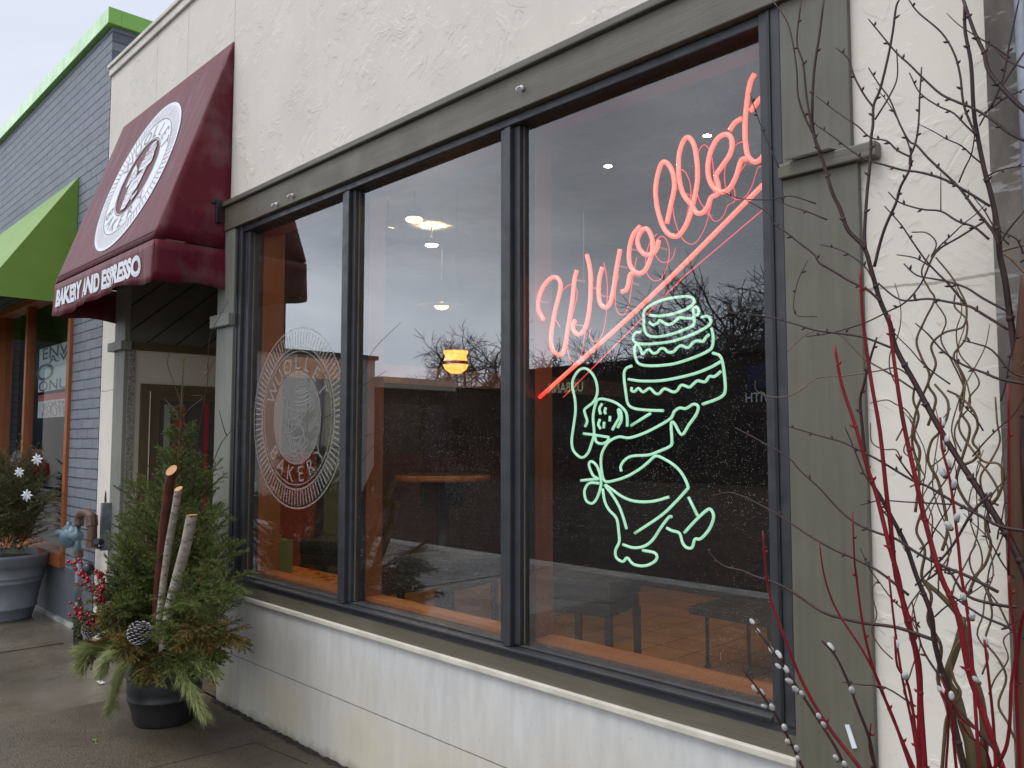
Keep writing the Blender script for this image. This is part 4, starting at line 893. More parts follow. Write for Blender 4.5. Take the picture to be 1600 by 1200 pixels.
MB().box(a_.x-.3, a_.x+.7, a_.y-.12, a_.y+.3, 0.0, PZ-.005).build('body', M['int_red'], T); MB().box(a_.x-.31, a_.x+.71, a_.y-.13, a_.y+.31, PZ-.005, PZ-.001).build('top', M['edge'], T)
def cup_lamp(p, r, label, mat, kind='ceiling_lamp', flat=0.35):
    T = thing(kind, p, label, 'lamp', 'warm lamps inside the bakery')
    MB().ball(p, r, 1, 1, flat, 14, 8).build('bulb', mat, T, smooth=True)
    MB().lathe((p.x, p.y, p.z+r*flat*0.3), [(r*1.05, 0), (r*1.12, 0.02), (r*0.9, 0.06)], 20).build('housing', M['galv'], T, smooth=True)
    MB().tube([(p.x, p.y, p.z+r*flat), (p.x, p.y, 3.42)], 0.006, 6).build('stem', M['black'], T)
cup_lamp(on_z(647, 343, 3.2), 0.062, 'brightest round lamp high in the middle pane', M['lampwarm'])
cup_lamp(on_z(606, 358, 3.2), 0.055, 'flat bright lamp left of the brightest round lamp', M['lampwarm'], flat=0.14)
cup_lamp(on_z(575, 390, 3.25)+Vector((0.5, 0.3, 0)), 0.05, 'dim flat lamp beside the mullion left of the middle pane', M['lampdim'], flat=0.15)
for i, (px, py) in enumerate(((950, 265), (1105, 218), (1012, 156), (675, 386), (730, 452), (1205, 396))):
    lab = ['thin lit slit of a ceiling lamp left of the red neon letters', 'thin lit slit of a ceiling lamp above the red double letters', 'faint lit slit highest in the pane with the neon signs', 'faint round lamp below the brightest lamp of the middle pane', 'thin slanted lamp above the glass saucer lamp', 'faint lamp at the right edge of the neon pane'][i]
    p = on_z(px, py, 3.39); T = thing('ceiling_lamp', p, lab, 'lamp', 'warm lamps inside the bakery')
    MB().lathe((p.x, p.y, p.z), [(0, 0.022), (0.024, 0.022)], 16).build('bulb', M['lampdim'], T); MB().lathe((p.x, p.y, p.z+0.018), [(0.026, 0.003), (0.05, 0.003), (0.052, 0.012)], 16).build('trim_ring', M['int_ceiling'], T)
# saucer pendant
p = on_z(690, 478, 2.75); T = thing('saucer_lamp', p, 'pendant lamp with clear glass saucer above the round table', 'lamp', 'warm lamps inside the bakery')
MB().ball(p, 0.06, 1, 1, 0.55, 12, 8).build('bulb', M['lampwarm'], T, smooth=True)
MB().lathe((p.x, p.y, p.z-0.02), [(0.05, 0.02), (0.14, 0.0), (0.20, 0.012), (0.205, 0.018), (0.198, 0.018), (0.14, 0.006), (0.05, 0.026)], 36).build('saucer', simple('milky_glass', (0.3, 0.3, 0.27), 0.15), T, smooth=True)
MB().tube([(p.x, p.y, p.z+0.03), (p.x, p.y, 3.42)], 0.002, 6).build('cord', M['black'], T)
# orange pendant
p = on_z(712, 570, 2.15); T = thing('orange_pendant_lamp', p, 'glowing orange bowl pendant lamp in the middle pane', 'lamp', 'warm lamps inside the bakery')
MB().lathe(p, [(0.0, -0.065), (0.04, -0.06), (0.075, -0.035), (0.092, 0.0)], 28).build('bowl', M['shadeorange'], T, smooth=True)
MB().lathe(p, [(0.094, 0.0), (0.098, 0.022), (0.090, 0.025)], 28).build('rim_band', M['dark_leg'], T)
MB().lathe(p, [(0.086, 0.026), (0.075, 0.06), (0.09, 0.098), (0.0, 0.10)], 28).build('upper_shade', M['shadeorange'], T, smooth=True)
MB().tube([(p.x, p.y, p.z+0.1), (p.x, p.y, 3.42)], 0.004, 6).build('cord', M['black'], T)

# ================================================================== gas riser between the shops
GP = thing('gas_riser', (-7.23, -0.16, 0), 'gas riser with blue regulator and rusty elbow beside the brick wall', 'gas meter')
gy_ = -0.16
def gp(px, py, dy=0): return on_y(px, py, gy_+dy)
MB().tube([gp(122, 1008), gp(122, 940)], 0.034, 12).build('lower_pipe', M['black'], GP, smooth=True)
MB().tube([gp(122, 940), gp(123, 880)], 0.026, 12).build('grey_pipe', M['galv'], GP, smooth=True)
MB().tube([gp(122, 960), gp(122, 948)], 0.040, 10).tube([gp(122, 892), gp(122, 880)], 0.038, 10).tube([gp(123, 871), gp(123, 860)], 0.036, 10).build('coupling', M['rust'], GP, smooth=False)
MB().tube([gp(123, 878), gp(121, 820)], 0.024, 12).ball(gp(121, 838), 0.05, 1, 1, 1.0, 12, 8).build('blue_pipe', M['bluemetal'], GP, smooth=True)
c = gp(107, 838); ax = Vector((0.35, -0.92, 0.1)).normalized()
rg = MB().tube([c-ax*0.05, c-ax*0.02, c-ax*0.015, c+ax*0.015, c+ax*0.02, c+ax*0.05], [0.05, 0.06, 0.095, 0.095, 0.06, 0.045], 20)
rg.tube([c, gp(121, 838)], 0.03, 10).tube([c+Vector((0, 0, 0.02)), gp(90, 832, -0.05)], 0.028, 10).tube([c, c+Vector((0, 0, 0.12))], 0.02, 8)
rg.build('regulator', M['bluemetal'], GP, smooth=True)
MB().tube(catmull([gp(124, 822), gp(125, 806), gp(133, 801), gp(142, 806), gp(144, 820), gp(144, 848)], 5), 0.036, 12).build('elbow', M['rust'], GP, smooth=True)
MB().tube([gp(144, 846), gp(144, 856)], 0.044, 10).build('collar', M['rust'], GP); MB().tube([gp(143, 806), gp(144, 822)], 0.044, 10).build('collar', M['rust'], GP)
MB().tube([gp(150, 846), gp(165, 847, 0.12)], 0.024, 8).tube([gp(150, 856), gp(165, 856, 0.12)], 0.01, 6).build('cross_pipe', M['black'], GP)
box(-6.97, -6.93, -0.10, -0.031, 0.75, 1.12).build('valve_box', M['galv'], GP)
MB().ball(gp(138, 890), 0.05, 1, 1, 1.1, 10, 6).build('valve', M['black'], GP, smooth=True)

# ================================================================== right side: pier, conduit
PR = thing('masonry_pier', (-0.4, -0.05, 0), 'stained brown grey pier with metal strip at the right edge', 'pier')
box(-0.615, -0.53, -0.10, -0.001, 0, 4.7).build('grey_edge', M['post'], PR, bevel=0.006)
box(-0.53, 0.6, -0.12, -0.001, 0, 4.7).build('brown_face', M['brownstone'], PR, bevel=0.006)
MB().tube([(-0.527, -0.118, 0.0), (-0.53, -0.121, 1.0), (-0.526, -0.12, 2.2), (-0.529, -0.121, 4.6)], 0.017, 8).build('metal_strip', M['galv'], PR, smooth=True)

# ================================================================== evergreen sprigs (numpy)
class NM:
    def __init__(s): s.v = []; s.f = []; s.n = 0
    def add(s, V, F): s.v.append(V); s.f.append(F+s.n); s.n += len(V)
    def build(s, name, mat, parent=None, origin=(0, 0, 0)):
        V = np.concatenate(s.v).astype(np.float32) - np.array(origin, np.float32); F = np.concatenate(s.f).astype(np.int32)
        me = bpy.data.meshes.new(name); k = F.shape[1]
        me.vertices.add(len(V)); me.vertices.foreach_set('co', V.ravel()); me.loops.add(F.size); me.loops.foreach_set('vertex_index', F.ravel())
        me.polygons.add(len(F)); me.polygons.foreach_set('loop_start', np.arange(0, F.size, k, dtype=np.int32)); 
        me.update(calc_edges=True); me.validate(); me.materials.append(mat)
        o = bpy.data.objects.new(name, me); C.objects.link(o)
        if parent is not None: o.parent = parent
        return o
def needles(rs, P0, P1, per_m, ln, wd, spread=0.9, taper=True):
    """thin three-sided needles round the segment P0-P1"""
    P0 = np.array(P0, float); P1 = np.array(P1, float); L_ = np.linalg.norm(P1-P0)
    n = max(3, int(L_*per_m)); d = (P1-P0)/max(L_, 1e-6)
    a = np.cross(d, [0.3, 0.2, 0.93]); a /= np.linalg.norm(a); b = np.cross(d, a)
    t = rs.rand(n); ph = rs.rand(n)*2*np.pi; l = ln*(0.7+0.5*rs.rand(n))
    base = P0 + t[:, None]*(P1-P0)
    rad = np.cos(ph)[:, None]*a + np.sin(ph)[:, None]*b
    dr = rad*np.sin(spread+0.3*(rs.rand(n)-.5))[:, None] + d*np.cos(spread)
    tip = base + dr*l[:, None]
    side = np.cross(dr, rs.randn(n, 3)); side /= np.linalg.norm(side, axis=1)[:, None]
    V = np.empty((n, 3, 3)); V[:, 0] = base - side*wd*.5; V[:, 1] = base + side*wd*.5; V[:, 2] = tip
    F = np.arange(n*3).reshape(n, 3); return V.reshape(-1, 3), F
def sprig(rs, nm, stems, p, d, L_, ntw=9, ln=0.013, wd=0.0022, per_m=700, droop=0.0, tw=0.42, spread=0.9, flat=True):
    p = Vector(p); d = Vector(d).normalized(); side = d.cross(Vector((0, 0, 1)))
    side = side.normalized() if side.length > 0.05 else Vector((1, 0, 0)); up = side.cross(d)
    side = (side*math.cos(0.5*(rs.rand()-.5)) + up*math.sin(rs.rand()*0.6-.3)).normalized()
    pts = []; n = 7; cur = p.copy(); dd = d.copy()
    for i in range(n+1):
        pts.append(cur.copy()); dd = (dd + Vector((0, 0, -droop/n)) + Vector(rs.randn(3)*0.03)).normalized(); cur = cur + dd*L_/n
    stems.tube(pts, [0.0035*(1-i/(n+1))+0.0008 for i in range(n+1)], 3, False)
    for i in range(n):
        if i > 0: nm.add(*needles(rs, pts[i], pts[i+1], per_m, ln, wd, spread))
    for k in range(ntw):
        t = 0.18 + 0.8*k/ntw; i = min(n-1, int(t*n)); q = pts[i].lerp(pts[i+1], t*n-i)
        s = -1 if k % 2 else 1; l = L_*tw*(1.05-t)*(0.8+0.4*rs.rand())+0.02
        fd = (pts[i+1]-pts[i]).normalized()
        td = (fd*0.75 + side*s*0.8 + up*(rs.rand()-.5)*0.7).normalized(); e = q + td*l + Vector((0, 0, -droop*l*0.3))
        m = q.lerp(e, .5)+Vector(rs.randn(3)*0.004)
        stems.tube([q, m, e], [0.0016, 0.001, 0.0006], 3, False)
        nm.add(*needles(rs, q, m, per_m, ln, wd, spread)); nm.add(*needles(rs, m, e, per_m, ln, wd, spread))

# ------------------------------------------------------------------ black planter
PC = Vector((-4.90, -0.37, 0))
BP = thing('black_planter', PC, 'black ribbed plastic pot full of evergreen boughs beside the bakery door', 'planter')
MB().lathe(PC, [(0.0, 0.0), (0.155, 0.0), (0.165, 0.02), (0.185, 0.10), (0.197, 0.14), (0.203, 0.145), (0.203, 0.155), (0.199, 0.16), (0.205, 0.19), (0.204, 0.25), (0.203, 0.26), (0.208, 0.265), (0.208, 0.275), (0.203, 0.28), (0.198, 0.33), (0.19, 0.37), (0.205, 0.375), (0.21, 0.41), (0.195, 0.41), (0.185, 0.37), (0.0, 0.37)], 56).build('pot', M['pot'], BP, smooth=True)
MB().lathe(PC+Vector((0, 0, 0.374)), [(0, 0.01), (0.186, 0)], 32).build('soil', M['soil'], BP)
rs = np.random.RandomState(11)
ST = thing('upright_spruce', PC+Vector((0, 0, .38)), 'small green spruce standing upright in the black planter', 'evergreen')
nm = NM(); st = MB()
ax0 = PC + Vector((0.06, 0.0, 0.38)); topz = on_y(284, 560, PC.y).z
top = Vector((on_y(286, 600, PC.y).x, PC.y, topz))
prof = [(0.30, 0.34), (0.45, 0.44), (0.60, 0.46), (0.80, 0.44), (1.0, 0.36), (1.2, 0.26), (1.4, 0.14), (1.6, 0.07), (1.8, 0.035), (2.0, 0.03)]
def rad(z): return float(np.interp(z, [q[0] for q in prof], [q[1] for q in prof]))
z = 0.42
nsp = 0
while z < topz-0.34:
    r = rad(z); cnt = int(5 + r*30)
    for k in range(cnt):
        ang = rs.rand()*2*math.pi; zz = z + rs.rand()*0.09
        f = (zz-ax0.z)/(top.z-ax0.z); c = ax0.lerp(top, max(0, f))
        el = 0.25 + 0.55*rs.rand() + 0.35*f
        d = Vector((math.cos(ang)*math.cos(el), math.sin(ang)*math.cos(el), math.sin(el)))
        st_r = r*rs.rand()*0.45; L_ = (r*1.0-st_r)*(0.75+0.45*rs.rand())/max(0.5, math.cos(el))
        L_ = max(0.08, min(L_, 0.34)); p = c + Vector((d.x, d.y, 0))*st_r
        e = p + d*L_
        if e.y > -0.02 and e.x > -5.15: continue
        sprig(rs, nm, st, p, d, L_, int(5+L_*22), per_m=950 if L_ > .12 else 1100); nsp += 1
    z += 0.085 if z > .8 else 0.065
st.tube([ax0, ax0.lerp(top, .5), top], [0.018, 0.01, 0.002], 6)
for i in range(60):
    t = 0.72+0.28*i/60; p = ax0.lerp(top, t); nm.add(*needles(rs, p, ax0.lerp(top, t+0.006), 900, 0.016, 0.002))
nm.build('crown', M['needle'], ST, PC+Vector((0, 0, .38))); st.build('trunk', M['twigbark'], ST)
# side boughs reaching left and low: dusky spruce and bronze cedar
def bough(name, px, py, y, start, label, cat, group, mat, n=7, L_=0.3, dr=0.5, spread=0.9, ln=0.013, seed=0, per_m=900, wd=0.0024, tw=0.42):
    rs = np.random.RandomState(seed); e = on_y(px, py, y); s = Vector(start); T = thing(name, s, label, cat, group); nm = NM(); st = MB()
    mid = s.lerp(e, .5)+Vector((0, 0, 0.06)); P = catmull([s, mid, e], 6); st.tube(P, [0.006*(1-i/len(P))+.0015 for i in range(len(P))], 5)
    for i in range(1, len(P)-1):
        for k in range(n):
            d = (P[i+1]-P[i]).normalized() + Vector(rs.randn(3)*0.45); sprig(rs, nm, st, P[i], d, L_*(0.6+.5*rs.rand()), 6, ln, wd, per_m, dr, tw, spread)
    nm.build('foliage', mat, T, s); st.build('stem', M['twigbark'], T); return T
S0 = PC + Vector((0, 0, 0.42))
LB = 'spruce boughs in the black planter'
bough('spruce_bough', 195, 810, -0.50, S0, 'spruce bough reaching up left towards the white strip of wall', 'bough', LB, M['needle'], 3, 0.16, 0.1, seed=1)
bough('spruce_bough', 180, 900, -0.62, S0, 'spruce bough spreading left just above the red berries', 'bough', LB, M['needle'], 3, 0.2, 0.2, seed=2)
bough('spruce_bough', 350, 940, -0.50, S0, 'spruce bough spreading right in front of the stone base panel', 'bough', LB, M['needle'], 4, 0.2, 0.3, seed=3)
bough('spruce_bough', 362, 850, -0.42, S0, 'spruce bough leaning right against the window frame', 'bough', LB, M['needle'], 3, 0.2, 0.1, seed=4)
bough('spruce_bough', 340, 1000, -0.55, S0, 'lowest spruce bough at the right above the pot rim', 'bough', LB, M['needle'], 3, 0.16, 0.5, seed=9)
bough('spruce_bough', 205, 860, -0.66, S0, 'spruce bough rising left between the red berries and the logs', 'bough', LB, M['needle'], 4, 0.22, 0.1, seed=12)
bough('spruce_bough', 185, 950, -0.72, S0, 'spruce bough just right of the lowest berries', 'bough', LB, M['needle'], 4, 0.2, 0.3, seed=13)
bough('spruce_bough', 300, 930, -0.66, S0, 'spruce bough covering the feet of the birch logs', 'bough', LB, M['needle'], 4, 0.2, 0.3, seed=14)
bough('spruce_bough', 365, 900, -0.5, S0, 'spruce bough farthest right under the window frame corner', 'bough', LB, M['needle'], 4, 0.22, 0.2, seed=15)
bough('spruce_bough', 205, 765, -0.45, S0+Vector((0, 0, .35)), 'spruce bough highest on the left before the door wall', 'bough', LB, M['needle'], 3, 0.17, 0.1, seed=17)
bough('spruce_bough', 345, 790, -0.45, S0+Vector((0, 0, .35)), 'spruce bough highest on the right before the grey pilaster', 'bough', LB, M['needle'], 3, 0.17, 0.1, seed=18)
bough('spruce_bough', 172, 925, -0.66, S0, 'spruce bough behind the red berries', 'bough', LB, M['needle2'], 4, 0.2, 0.2, seed=19)
bough('spruce_bough', 262, 985, -0.72, S0, 'spruce bough in front of the log feet above the whitened cone', 'bough', LB, M['needle'], 4, 0.13, 0.3, seed=16)
CB = 'bronze cedar sprays round the pot rim'
RIM = ((150, 1010, -0.72), (175, 960, -0.72), (250, 1040, -0.64), (320, 985, -0.62), (205, 1005, -0.74), (365, 990, -0.5), (285, 1045, -0.62), (225, 1045, -0.66), (140, 965, -0.70), (335, 1030, -0.56))
for i, (px, py, y) in enumerate(RIM):
    bough('cedar_spray', px, py, y, S0, ['bronze cedar spray lowest at the left of the pot', 'bronze cedar spray under the red berries', 'brown green cedar spray hanging over the pot front', 'bronze cedar spray right of the birch logs', 'bronze cedar spray left of the whitened front cone', 'bronze cedar spray touching the stone panel corner', 'green spray drooping over the pot rim at the front right', 'green spray drooping over the pot rim at the front left', 'green spray at the far left above the wet pavement', 'green spray low between the pot and the stone panel'][i], 'spray', CB, M['cedar'] if i < 6 else M['needle'], 6, 0.16, 0.5, 0.6, 0.013, 20+i, 1100, 0.0034, 0.5)
def pine(px0, py0, px1, py1, y0, y1, label, seed):
    rs = np.random.RandomState(seed); a_ = on_y(px0, py0, y0); e = on_y(px1, py1, y1); T = thing('pine_bough', a_, label, 'bough', 'drooping pine boughs on the black planter'); nm = NM(); st = MB()
    mid = a_.lerp(e, .45)+Vector((0, -0.03, 0.03)); P = catmull([S0.lerp(a_, .4), a_, mid, e], 6); st.tube(P, 0.004, 5)
    for i in range(3, len(P)-1):
        nm.add(*needles(rs, P[i], P[i+1], 2600, 0.09, 0.0022, 0.32))
        for k in range(2):
            q = P[i]+Vector(rs.randn(3)*0.012); nm.add(*needles(rs, q, q+(P[i+1]-P[i]).normalized()*0.05, 900, 0.085, 0.0022, 0.4))
    nm.build('foliage', M['pine'], T, a_); st.build('stem', M['twigbark'], T)
pine(224, 1015, 170, 1108, -0.66, -0.70, 'long pine bough hanging lowest left of the pot', 1)
pine(205, 1012, 158, 1052, -0.70, -0.78, 'short pale pine bough hanging at the far left', 2)
pine(285, 1030, 314, 1110, -0.58, -0.60, 'pine bough drooping down the right side of the pot', 3)
pine(160, 1015, 130, 1035, -0.74, -0.82, 'pine tuft pointing left over the wet pavement', 4)
pine(300, 1030, 330, 1045, -0.56, -0.56, 'short pine bough pointing right at the stone panel', 5)
rb = random.Random(7)
def addbuds(m_, P, rr, every=3, size=1.0, prob=0.8):
    k = 0
    for i in range(2, len(P)-3, every):
        if rb.random() > prob: continue
        d = (P[i+1]-P[i]).normalized(); s = d.cross(Vector((0.3, -0.8, 0.2))).normalized()*(1 if k % 2 else -1); k += 1
        u = (s*0.75 - d*0.65).normalized(); b = P[i]+s*rr[i]*0.6; l = 0.0075*size*(0.7+.6*rb.random())
        m_.tube([b, b+u*l*0.5, b+u*l], [0.0016*size, 0.0022*size, 0.0003], 5); m_.ball(P[i], rr[i]*1.3, seg=6, rings=4)
# bare twigs above the spruce
def twig_thing(name, pts, r0, r1, mat, label, cat, group, y0, y1, buds=0, budmat=None, base=None, seg=5, budr=1.6, rs_=None, sub=4):
    n = len(pts); P = [on_y(px, py, y0+(y1-y0)*i/(n-1)) for i, (px, py) in enumerate(pts)]
    P = catmull(P, sub)
    if base is not None:
        b_ = Vector(base); a__ = P[-1].copy(); d__ = (P[-1]-P[-2]).normalized(); L__ = (b_-a__).length
        c1, c2 = a__+d__*L__*.4, b_+Vector((0, 0, L__*.3))
        for q_ in range(1, 9):
            t_ = q_/8; P.append(a__*(1-t_)**3 + c1*3*t_*(1-t_)**2 + c2*3*t_*t_*(1-t_) + b_*t_**3)
    N_ = len(P); rr = [r0+(r1-r0)*(i/(N_-1))**0.8 for i in range(N_)]
    T = thing(name, P[-1], label, cat, group)
    m_ = MB().tube(P, rr, seg)
    if buds: addbuds(m_, P, rr, *buds)
    m_.build('stem', mat, T, smooth=True)
    return T, P, rr
TW = 'bare twigs sticking out of the black planter'
for i, pts in enumerate(([(265,548),(262,570),(272,600),(283,640),(284,760)], [(357,470),(330,520),(325,560),(324,600),(310,680),(300,780)], [(400,625),(385,650),(355,680),(340,705),(322,760),(300,830)], [(342,640),(350,670),(354,680)], [(256,600),(255,620),(275,642),(284,660)], [(301,618),(318,620),(295,640),(286,655)], [(222,710),(235,735),(250,765)], [(336,560),(320,590),(325,560)])):
    lab = ['thin bare twig rising left of the spruce tip', 'tall bare twig rising to the soffit', 'dark bare twig crossing in front of the window frame', 'short fork of the dark bare twig', 'curved bare twig left of the spruce leader', 'curved bare twig right of the spruce leader', 'short bare twig left of the cut logs', 'fine bare twig near the door head'][i]
    T, P, rr = twig_thing('bare_twig', pts, 0.0012, 0.003, M['birch_twig'], lab, 'twig', TW, PC.y-0.12, PC.y-0.02)
# logs
def log(pts, r, y0, y1, mat, label, name, cutdir):
    P = [on_y(px, py, y0+(y1-y0)*i/(len(pts)-1)) for i, (px, py) in enumerate(pts)]; T = thing(name, P[-1], label, 'log', 'upright cut logs in the black planter')
    d = Vector(cutdir).normalized(); m = MB(); seg = 14; a = (P[1]-P[0]).normalized(); u = a.orthogonal().normalized(); v = a.cross(u)
    ringp = []
    for k in range(seg):
        t = 2*math.pi*k/seg; q = (u*math.cos(t)+v*math.sin(t))*r; q = q - a*(q.dot(d)/a.dot(d)); ringp.append(P[0]+q)
    rings = [ringp]
    for i in range(1, len(P)):
        aa = (P[i]-P[i-1]).normalized(); uu = (u-aa*u.dot(aa)).normalized(); vv = aa.cross(uu); w_ = r*(1+0.05*((i*37) % 5-2)/2)
        rings.append([P[i]+(uu*math.cos(2*math.pi*k/seg)+vv*math.sin(2*math.pi*k/seg))*w_ for k in range(seg)])
    m.add([p for g in rings for p in g], [(i*seg+k, i*seg+(k+1) % seg, (i+1)*seg+(k+1) % seg, (i+1)*seg+k) for i in range(len(rings)-1) for k in range(seg)])
    m.build('bark', mat, T, smooth=True); MB().poly([p+d*0.0015*(1 if d.dot(a) < 0 else -1) for p in ringp]).build('cut_end', M['cutwood'], T)
log([(268,735),(262,775),(256,830),(250,890),(246,940),(243,1010)], 0.025, -0.60, -0.52, M['log_red'], 'tall dark red barked log with slanting orange cut', 'cut_log', (0.45, -0.62, 0.45))
log([(279,764),(273,800),(264,850),(256,905),(250,960),(248,1020)], 0.018, -0.62, -0.56, M['log_birch'], 'thin white birch log between the red log and the thick birch log', 'cut_log', (0.3, -0.55, 0.78))
log([(300,805),(291,850),(278,900),(265,950),(258,1000),(254,1045)], 0.026, -0.58, -0.58, M['log_birch'], 'thick white birch log leaning right', 'cut_log', (0.0, -0.05, 1))
# whitened cones
def cone(c, r, label, tilt):
    T = thing('pine_cone', c, label, 'pine cone', 'whitened pine cones in the black planter'); core = MB().ball(c, r*0.72, 1, 1, 1.2, 12, 8); core.build('core', M['cone'], T, smooth=True)
    sc = MB(); tp = MB(); mt = Matrix.Rotation(tilt, 3, 'Y')
    n = 95
    for i in range(n):
        t = i/n; zz = -1.15+2.2*t; rr = math.sqrt(max(0.04, 1-(zz*0.82)**2)); ph = i*2.39996
        o_ = Vector((math.cos(ph), math.sin(ph), 0)); p = mt @ (o_*rr*r*0.72 + Vector((0, 0, zz*r*0.9))); q = mt @ (o_*rr*r*1.08 + Vector((0, 0, zz*r*0.9+r*0.12))); w_ = mt @ (Vector((-o_.y, o_.x, 0))*r*0.17)
        p, q = c+p, c+q; th = mt @ Vector((0, 0, r*0.055))
        sc.add([p-w_*0.7, p+w_*0.7, q+w_, q-w_, p-w_*0.7+th, p+w_*0.7+th, q+w_+th, q-w_+th], [(0,1,2,3),(7,6,5,4),(0,4,5,1),(1,5,6,2),(3,7,4,0)])
        e = (q-p).normalized()*r*0.05
        tp.add([q-w_, q+w_, q+w_+th, q-w_+th, q-w_*0.8+e, q+w_*0.8+e, q+w_*0.8+e+th, q-w_*0.8+e+th], [(4,5,6,7),(0,1,5,4),(3,7,6,2),(0,4,7,3),(1,2,6,5)])
    sc.build('scales', M['cone'], T); tp.build('scale_tips', M['conetip'], T)
cone(on_y(218, 991, -0.74), 0.052, 'whitened pine cone standing front and centre above the pot', 0.1)
cone(on_y(141, 984, -0.72), 0.042, 'smaller whitened pine cone below the red berries', 0.9)
# berries
rsb = random.Random(5)
for bi, (pts, lab) in enumerate((([(110,872),(120,890),(135,905),(152,925),(160,950),(168,975)], 'red berry stem at the left tip of the planter'), ([(150,890),(158,905),(160,930),(150,960)], 'red berry stem nearest the spruce boughs'), ([(112,940),(122,955),(140,970),(160,985)], 'lowest red berry stem above the small cone'))):
    T, P, rr = twig_thing('berry_stem', pts, 0.0012, 0.003, M['birch_twig'], lab, 'berry branch', 'red berry stems in the black planter', -0.80, -0.70, base=S0)
    for p in P[2:len(P)-10]:
        for k in range(3):
            MB().ball(p+Vector((rsb.gauss(0, .022), rsb.gauss(0, .016), rsb.gauss(0, .02))), 0.0085+rsb.random()*0.003, seg=8, rings=5).build('berry', M['berry'], T, smooth=True)

# ================================================================== grey planter with spruce and snowflakes
GC = on_z(2, 966, 0.0); GC.z = 0
G = thing('grey_planter', GC, 'large grey resin planter with spruce boughs before the brick shop', 'planter')
MB().lathe(GC, [(0, 0), (0.24, 0), (0.245, 0.02), (0.27, 0.10), (0.28, 0.105), (0.28, 0.12), (0.275, 0.125), (0.315, 0.33), (0.325, 0.335), (0.325, 0.35), (0.32, 0.355), (0.325, 0.375), (0.335, 0.38), (0.335, 0.395), (0.33, 0.40), (0.35, 0.48), (0.378, 0.485), (0.388, 0.56), (0.395, 0.565), (0.395, 0.59), (0.36, 0.59), (0.34, 0.53), (0, 0.53)], 56).build('pot', M['greypot'], G, smooth=True)
MB().lathe(GC+Vector((0, 0, 0.535)), [(0, 0.02), (0.342, 0)], 32).build('soil', M['soil'], G)
T = thing('spruce_arrangement', GC+Vector((0, 0, .57)), 'bushy dusky green spruce arrangement in the grey planter', 'evergreen'); nm = NM(); st = MB(); rs = np.random.RandomState(3)
for k in range(330):
    ang = rs.rand()*2*math.pi; el = 0.1+1.3*rs.rand()**0.8; r0 = rs.rand()*0.27; L_ = 0.28+0.24*rs.rand()
    p = GC+Vector((math.cos(ang)*r0, math.sin(ang)*r0, 0.58+0.72*rs.rand()*(1-r0*1.2)))
    d = Vector((math.cos(ang)*math.cos(el), math.sin(ang)*math.cos(el), math.sin(el)))
    if (p+d*L_*1.1).y > -0.03: continue
    sprig(rs, nm, st, p, d, L_, 11, 0.016, 0.0030, 650, 0.15)
nm.build('crown', M['needle2'], T, GC+Vector((0, 0, .57))); st.build('branches', M['twigbark'], T)
for i, (px, py, y, r) in enumerate(((42, 774, -0.78, .046), (58, 718, -0.62, .05), (30, 738, -0.66, .046))):
    c = on_y(px, py, y); S = thing('snowflake_ornament', c, ['glittering white snowflake ornament nearest in the grey planter', 'white snowflake ornament highest in the grey planter', 'white snowflake ornament to the left behind the nearest one'][i], 'ornament', 'white snowflake ornaments in the grey planter')
    m_ = MB(); fx_ = Vector((0.75, 0.66, 0)); uz = Vector((0, 0, 1)); nr = Vector((0.66, -0.75, 0))
    for k in range(8):
        t = math.pi*k/4+0.2*i; d = fx_*math.cos(t)+uz*math.sin(t); s = fx_*-math.sin(t)+uz*math.cos(t)
        m_.add([c, c+d*r*0.6+s*r*.16, c+d*r*(1 if k % 2 == 0 else .85), c+d*r*0.6-s*r*.16, c+nr*0.008+d*r*.4], [(0,1,4),(1,2,4),(2,3,4),(3,0,4),(0,3,2,1)])
        t += math.pi/8; d = fx_*math.cos(t)+uz*math.sin(t); m_.tube([c, c+d*r*.55], 0.002, 4)
    m_.build('flake', M['white'], S); MB().tube([c, c+Vector((0, 0.03, -0.09))], 0.0012, 4).build('pick', M['galv'], S)

